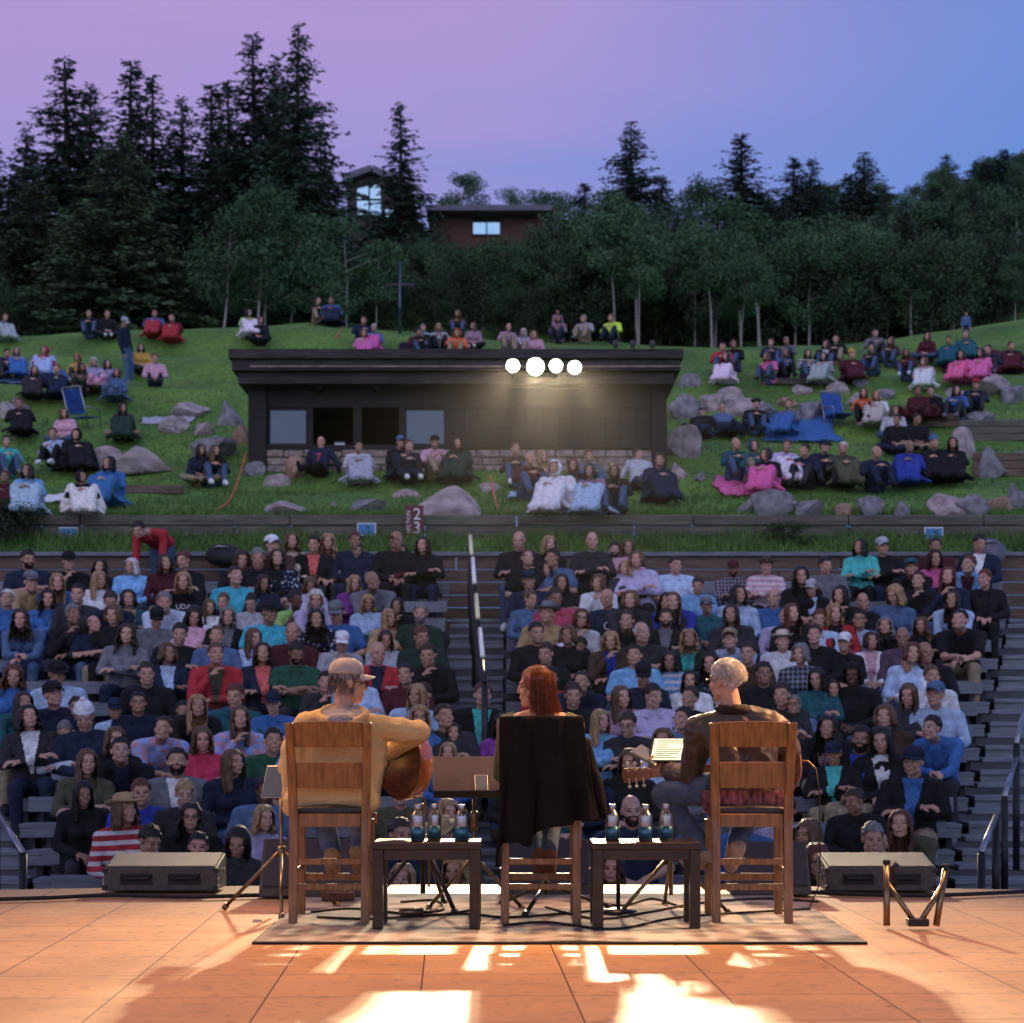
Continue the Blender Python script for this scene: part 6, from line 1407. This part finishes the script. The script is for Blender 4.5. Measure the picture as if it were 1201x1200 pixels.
t4 = thing('tablet', 'small dark tablet beside the mustard jacket, under the guitar headstock', 'tablet'); Rm = Matrix.Rotation(R(-12), 3, 'Z') @ Matrix.Rotation(R(-30), 3, 'X'); pc = V((X_(326, D), D - .02, cz)); MB().box(pc, (.16, .012, .205), Rm).build('body', M['chrome'], t4, .003); MB().box(pc + Rm @ V((0, -.0075, 0)), (.146, .002, .19), Rm).build('screen', M['screendim'], t4)
D = 9.7
t = thing('microphone', 'thin curved microphone reaching past the right shoulder of the white haired man', 'microphone'); a, b, c_ = P(930, 892, 9.95), P(948, 893, 9.95), P(957, 902, 9.9)
MB().path([P(925, 900, 9.95), a, b, c_], .007, 8).build('arm', M['brass'], t); MB().path([c_, P(961, 930, 9.9), P(962, 1000, 9.95), P(960, 1040, 10.2), P(948, 1068, 10.3), P(930, 1062, 10.4)], .004, 6).build('cable', M['black'], t)
t = thing('microphone', 'curved brass microphone arm above the bottles by the reddish guitar', 'microphone'); MB().path([P(486, 930, 10.0), P(497, 936, 10.0), P(503, 958, 10.0), P(503, 1040, 10.1)], .007, 8).build('arm', M['brass'], t); MB().ell(P(484, 928, 10.0), (.014, .014, .02)).build('capsule', M['blackmetal'], t)
D = 10.15; c = (X_(496, D), D); t = thing('mic_stand', 'black folding tripod stand behind the table by the mustard jacket', 'microphone stand'); tripod(t, c, .62, .30, 1.2, M['blackmetal'], spread_z=.42, r=.013); MB().tube((c[0] - .1, D - .5, .045), (c[0] + .02, D - .45, .045), .022).build('foot_roll', M['brass'], t)
D = 10.1; c = (X_(640, D), D); t = thing('mic_stand', 'low black tripod base under the middle chair', 'microphone stand'); tripod(t, c, .36, .36, .2, M['blackmetal'], spread_z=.16, r=.012)
D = 9.9; c = (X_(725, D), D); t = thing('mic_stand', 'black stand with round foot behind the table by the white haired man', 'microphone stand'); MB().tube((c[0], D, .03), (c[0], D, .5), .012).build('pole', M['blackmetal'], t); MB().lathe([(.11, .014), (.105, .03), (.02, .045)], (c[0], D, 0), 24).build('foot', M['blackmetal'], t)

# monitors ---------------------------------------------------------------------------------------
def wedge(xc, D, w, h0, h1, dep, label, front=True):
    X = X_(xc, D); t = thing('stage_monitor', label, 'stage monitor', (X, D, .0), 0, 'stage monitor speakers')
    prof = [(0, .02), (0, h0), (dep * .92, h1), (dep, h1 - .03), (dep, .02)]
    mb = MB(); mb.prism(prof, -w / 2, w / 2, lambda u, v, k: V((k, u, v))); mb.build('cabinet', M['tolex'], t, .008)
    n = V((0, -(h1 - h0), dep * .92)).normalized(); Rm = Matrix.Rotation(math.atan2(h1 - h0, dep * .92), 3, 'X')
    MB().box(V((0, dep * .46, (h0 + h1) / 2)) + n * .004, (w * .95, dep * .86, .012), Rm).build('grille', M['grille'], t, .003)
    if front:
        for s in (-1, 1):
            MB().box((s * w * .21, -.004, h0 * .58), (w * .28, .012, h0 * .40)).build('handle_recess', M['black'], t, .002); MB().path([(s * w * .21 - w * .13, -.012, h0 * .72), (s * w * .21 - w * .10, -.024, h0 * .60), (s * w * .21 + w * .10, -.024, h0 * .60), (s * w * .21 + w * .13, -.012, h0 * .72)], .008, 6).build('handle', M['blackmetal'], t)
    for s in (-1, 1):
        for z in (.04, h0 - .015): MB().box((s * w * .49, -.003, z), (.03, .014, .03)).build('corner', M['blackmetal'], t, .003)
        m = MB()
        for a in range(5): m.ell((s * w * .502, .02 + dep * .16 * a, .05 + (h0 - .03) * (.3 + .5 * ((a * 37) % 5) / 5)), (.008, .012, .014), None, 8, 5)
        m.build('side_latch', M['chrome'], t)
    return t
wedge(188, 11.12, .72, .165, .235, .36, 'wide stage monitor with tan grille at the stage edge before the straw hat'); wedge(1034, 11.12, .70, .165, .235, .36, 'wide stage monitor with tan grille behind the folded stand')
def floor_monitor(xc, D, w, h, label):
    X = X_(xc, D); t = thing('stage_monitor', label, 'stage monitor', (X, D, .0), 0, 'stage monitor speakers')
    prof = [(0, .015), (.015, .06), (h * .62, h), (h * .80, h * .92), (h * .86, .015)]
    mb = MB(); mb.prism(prof, -w / 2, w / 2, lambda u, v, k: V((k, u, v))); mb.build('cabinet', M['tolex'], t, .01)
    a, b = V((0, .015, .06)), V((0, h * .62, h)); c = (a + b) / 2; d = b - a; n = V((0, -d.z, d.y)).normalized()
    MB().box(c + n * .005, (w * .93, d.length * .92, .012), Matrix.Rotation(math.atan2(d.z, d.y), 3, 'X')).build('grille', M['darkgrille'], t, .004)
    for s in (-1, 1): MB().box((s * (w / 2 + .004), h * .5, h * .4), (.012, .10, .05)).build('handle', M['blackmetal'], t, .004)
floor_monitor(366, 10.8, .66, .36, 'dark stage monitor behind the chair of the man in mustard'); floor_monitor(640, 10.95, .56, .35, 'dark stage monitor behind the middle chair'); floor_monitor(905, 10.9, .50, .34, 'dark stage monitor behind the chair of the white haired guitarist')
# folded stand at the right
D = 9.25; c0 = V((X_(1075, D), D, .02)); t = thing('guitar_stand', 'folded bronze guitar stand standing alone on the bare floor', 'guitar stand')
for s, (xt, yt, xb, yb) in ((-1, (1040, 1013, 1040, 1086)), (1, (1109, 1018, 1098, 1086))):
    a, b = P(xt, yt, D + .1), P(xb, yb, D + .0); b.z = .02; MB().tube(a, b, .018).build('leg', M['brass'], t); m = MB(); m.tube(a.lerp(b, .3), c0 + V((s * .015, -.02, .02)), .015); m.build('arm', M['brass'], t); MB().tube(a, a + V((0, 0, .02)), .021).build('rubber_end', M['black'], t)
MB().path([P(1050, 1040, D), P(1046, 1020, D), P(1051, 1012, D), P(1053, 1016, D)], .012, 8).build('hook', M['blackmetal'], t); MB().box(c0 + V((0, -.02, .02)), (.11, .07, .04)).build('hinge', M['blackmetal'], t, .006)
t = thing('pedal', 'small reddish pedal box on the rug under the chair of the man in mustard', 'pedal'); p = V((X_(397, 10.6), 10.6, .014)); MB().box(p + V((0, 0, .028)), (.19, .14, .05)).build('body', M['housewall'], t, .006); MB().lathe([(.014, 0), (.012, .014)], p + V((.04, -.02, .054)), 12).build('switch', M['chrome'], t)
# cables ---------------------------------------------------------------------------------------------
def cable(pts, lab, r=.007):
    P3_ = [V((X_(x, CH * F / (y - HY)), CH * F / (y - HY), .021)) for x, y in pts]; out = []
    n = len(P3_)
    for i in range(n - 1):
        a, b, c, d = P3_[max(0, i - 1)], P3_[i], P3_[i + 1], P3_[min(n - 1, i + 2)]
        for k in range(8):
            s = k / 8; out.append(.5 * ((2 * b) + (c - a) * s + (2 * a - 5 * b + 4 * c - d) * s * s + (3 * b - a - 3 * c + d) * s ** 3))
    out.append(P3_[-1]); mb = MB(); mb.path(out, r, 6); tag(mb.build('cable', M['black']), lab, 'cable', 'black cables on the stage')
cable([(-10, 1059), (60, 1057), (130, 1054), (220, 1056), (300, 1054), (372, 1052)], 'black cable running along the stage edge past the first wide monitor', .014); cable([(940, 1050), (1010, 1053), (1100, 1054), (1215, 1049)], 'black cable running along the stage edge behind the folded stand', .014)
cable([(365, 1074), (420, 1070), (500, 1078), (560, 1070)], 'black cable looping on the rug behind the table by the mustard jacket'); cable([(372, 1080), (440, 1082), (540, 1076), (600, 1080), (700, 1072)], 'long black cable across the rug in front of the middle chair')
cable([(640, 1068), (700, 1082), (760, 1074), (830, 1062), (900, 1058), (960, 1062)], 'black cable curving over the rug under the white haired guitarist'); cable([(470, 1062), (510, 1060), (520, 1070), (498, 1074), (506, 1062)], 'coiled black cable by the foot of the folding tripod'); cable([(590, 1090), (640, 1086), (720, 1094), (800, 1080), (950, 1070)], 'thin black cable close to the front of the rug'); cable([(690, 1060), (730, 1066), (765, 1058), (800, 1068)], 'short black cable under the bright tablet stand')
tag(MB().box((X_(302, 9.6), 9.6, .006), (.05, .012, .012)).build('tape_roll', M['pearl']), 'scrap of pale tape lying on the bare floor', 'tape scrap')

# unseen open roof on posts, added to cut sky light on the stage
t = thing('added_shade_roof', 'added dark flat roof on four posts shading the stage, out of view', 'added roof', (0, 0, 0))
MB().box((0, 2.9, 7.75), (17, 13.4, .3)).build('roof', M['black'], t)
for x in (-8.2, 8.2):
    for y in (-3.4, 9.0): MB().box((x, y, 3.8), (.3, .3, 7.6)).build('post', M['black'], t)
HAZE = .00008
# ------------------------------------------------------------------ light, sky, camera
w = bpy.data.worlds.new('World'); SC.world = w; w.use_nodes = True; nt = w.node_tree; n = nt.nodes; l = nt.links; bg = n['Background']
sky = n.new('ShaderNodeTexSky'); sky.sky_type = 'NISHITA'; sky.sun_disc = False; sky.sun_elevation = R(1.0); sky.sun_rotation = R(200); sky.altitude = 2000
tc = n.new('ShaderNodeTexCoord'); nz = n.new('ShaderNodeTexNoise'); nz.inputs['Scale'].default_value = 2.2; nz.inputs['Detail'].default_value = 4
mp = n.new('ShaderNodeMapping'); mp.inputs['Scale'].default_value = (1, 1, 7); l.new(tc.outputs['Generated'], mp.inputs['Vector']); l.new(mp.outputs[0], nz.inputs['Vector'])
sx = n.new('ShaderNodeSeparateXYZ'); l.new(tc.outputs['Generated'], sx.inputs[0])
def math_(op, a, b):
    q = n.new('ShaderNodeMath'); q.operation = op
    for i, v in enumerate((a, b)):
        if isinstance(v, (int, float)): q.inputs[i].default_value = v
        else: l.new(v, q.inputs[i])
    return q.outputs[0]
h = math_('ADD', sx.outputs['Z'], math_('MULTIPLY', math_('SUBTRACT', nz.outputs['Fac'], .5), .24))
# pink-mauve twilight band high on the left, clear blue on the right; both vary with direction only
rl = n.new('ShaderNodeValToRGB'); e = rl.color_ramp.elements
def ramp(r, st):
    e = r.color_ramp.elements; e[0].position, e[0].color = st[0][0], c4(st[0][1]); e[1].position, e[1].color = st[-1][0], c4(st[-1][1])
    for p, c in st[1:-1]: q = e.new(p); q.color = c4(c)
ramp(rl, [(.18, (.10, .20, .56)), (.27, (.24, .27, .66)), (.32, (.37, .29, .65)), (.38, (.43, .30, .64)), (.46, (.36, .26, .62)), (.7, (.20, .22, .50)), (1, (.16, .20, .44))])
rr = n.new('ShaderNodeValToRGB'); ramp(rr, [(.18, (.10, .22, .60)), (.26, (.12, .25, .66)), (.33, (.14, .25, .66)), (.38, (.15, .24, .64)), (.46, (.15, .20, .60)), (.7, (.15, .20, .48)), (1, (.16, .20, .44))])
l.new(h, rl.inputs[0]); l.new(h, rr.inputs[0])
ms = n.new('ShaderNodeMapRange'); ms.interpolation_type = 'SMOOTHSTEP'; ms.inputs['From Min'].default_value = -.06; ms.inputs['From Max'].default_value = .30
l.new(math_('ADD', sx.outputs['X'], math_('MULTIPLY', math_('SUBTRACT', nz.outputs['Fac'], .5), .25)), ms.inputs['Value'])
mx = n.new('ShaderNodeMix'); mx.data_type = 'RGBA'; l.new(ms.outputs[0], mx.inputs['Factor']); l.new(rl.outputs[0], mx.inputs['A']); l.new(rr.outputs[0], mx.inputs['B'])
# physical sky on top, brighter towards the sunset behind the camera
ad = n.new('ShaderNodeMix'); ad.data_type = 'RGBA'; ad.blend_type = 'ADD'; ad.inputs['Factor'].default_value = .02; l.new(mx.outputs['Result'], ad.inputs['A']); l.new(sky.outputs[0], ad.inputs['B'])
# afterglow: the sky behind the camera, where the sun went down, is brighter and warmer
gw = n.new('ShaderNodeMapRange'); gw.interpolation_type = 'SMOOTHSTEP'; gw.inputs['From Min'].default_value = .05; gw.inputs['From Max'].default_value = -.75; gw.inputs['To Max'].default_value = 1.0; l.new(sx.outputs['Y'], gw.inputs['Value'])
gl = n.new('ShaderNodeMix'); gl.data_type = 'RGBA'; gl.blend_type = 'ADD'; l.new(gw.outputs[0], gl.inputs['Factor']); l.new(ad.outputs['Result'], gl.inputs['A']); gl.inputs['B'].default_value = (.56, .55, .62, 1)
l.new(gl.outputs['Result'], bg.inputs['Color']); bg.inputs['Strength'].default_value = 1.0
def lamp(name, kind, loc, energy, col, target=None, size=1., angle=None, blend=.3, rad=.1):
    d = bpy.data.lights.new(name, kind); d.energy = energy; d.color = col; o = bpy.data.objects.new(name, d); COL.objects.link(o); o.location = loc
    if kind == 'SPOT': d.spot_size = angle; d.spot_blend = blend; d.shadow_soft_size = rad
    if kind == 'SUN': d.angle = angle
    if target is not None: o.rotation_euler = (V(target) - V(loc)).to_track_quat('-Z', 'Y').to_euler()
    return o
lamp('afterglow_sun', 'SUN', (0, -20, 20), .22, (.75, .72, 1.0), (0, 10, 0), angle=R(60))
WARM = (1, .78, .48)
for p, tx, ty, en in zip(LAMPS, (-2.7, -.7, 1.0, 2.9), (8.6, 8.9, 8.9, 8.6), (14500, 13000, 13000, 14500)):
    a = (V((tx, ty, .2)) - p).normalized(); lamp('stage_lamp_beam', 'SPOT', p + a * .12, en, WARM, (tx, ty, .2), angle=R(12.5), blend=.5, rad=.17)
for p, tg in ((LAMPS[0], (CX1 + .05, YS, 1.15)), (LAMPS[1], (CX2, YS, 1.15)), (LAMPS[3], (CX3 - .05, YS, 1.15))):
    a = (V(tg) - p).normalized(); lamp('stage_lamp_beam', 'SPOT', p + a * .12, 17000, WARM, tg, angle=R(4.0), blend=.6, rad=.1)
ORG = (1, .50, .21)
for loc, tg, en, an in (((-3.4, 11.2, 6.6), (-1.9, 7.4, 0), 1400, 62), ((3.4, 11.2, 6.6), (1.9, 7.4, 0), 1400, 62), ((0, 11.4, 6.8), (0, 6.8, 0), 1050, 62), ((4.6, 9.9, 4.4), (1.3, 9.6, 1.0), 3000, 26), ((-5.2, 10.8, 4.4), (-1.2, 9.6, .9), 400, 36), ((0, 4.0, 6.0), (0, 9.4, .8), 90, 60)):
    lamp('stage_flood', 'SPOT', loc, en, ORG if loc[1] > 5 else (1, .80, .64), tg, angle=R(an), blend=.8, rad=.15)
hz_ = MB(); hz_.box((0, 300, 21.4), (1820, 1220, 49.2))  # haze volume, added to give the lamps their glow
hm, hn, hl, hb = newmat('added_glow_haze'); hn.remove(hb); pv = hn.new('ShaderNodeVolumePrincipled'); pv.inputs['Color'].default_value = (.9, .9, .95, 1); pv.inputs['Density'].default_value = HAZE; pv.inputs['Anisotropy'].default_value = .955
hl.new(pv.outputs[0], hn['Material Output'].inputs['Volume'])
if HAZE: o = hz_.build('haze', hm); o['kind'] = 'stuff'; o['label'] = 'thin haze added over the amphitheatre for the lamp glow'
cd = bpy.data.cameras.new('camera'); cam = bpy.data.objects.new('camera', cd); COL.objects.link(cam); SC.camera = cam
cam.location = (0, 0, CH); cam.rotation_euler = (R(90), 0, 0); cd.sensor_width = 36; cd.sensor_fit = 'HORIZONTAL'; cd.lens = 36 * F / 1201; cd.shift_y = (HY - 600) / 1201; cd.clip_end = 2000; cd.clip_start = .1
cd.dof.use_dof = True; cd.dof.focus_distance = 9.6; cd.dof.aperture_fstop = 4.0
vs = SC.view_settings; vs.view_transform = 'Standard'; vs.look = 'None'; vs.exposure = 0; vs.gamma = 1
SC.render.engine = 'CYCLES'; SC.cycles.use_denoising = True; SC.cycles.max_bounces = 6; SC.cycles.transparent_max_bounces = 4; SC.cycles.sample_clamp_indirect = 6
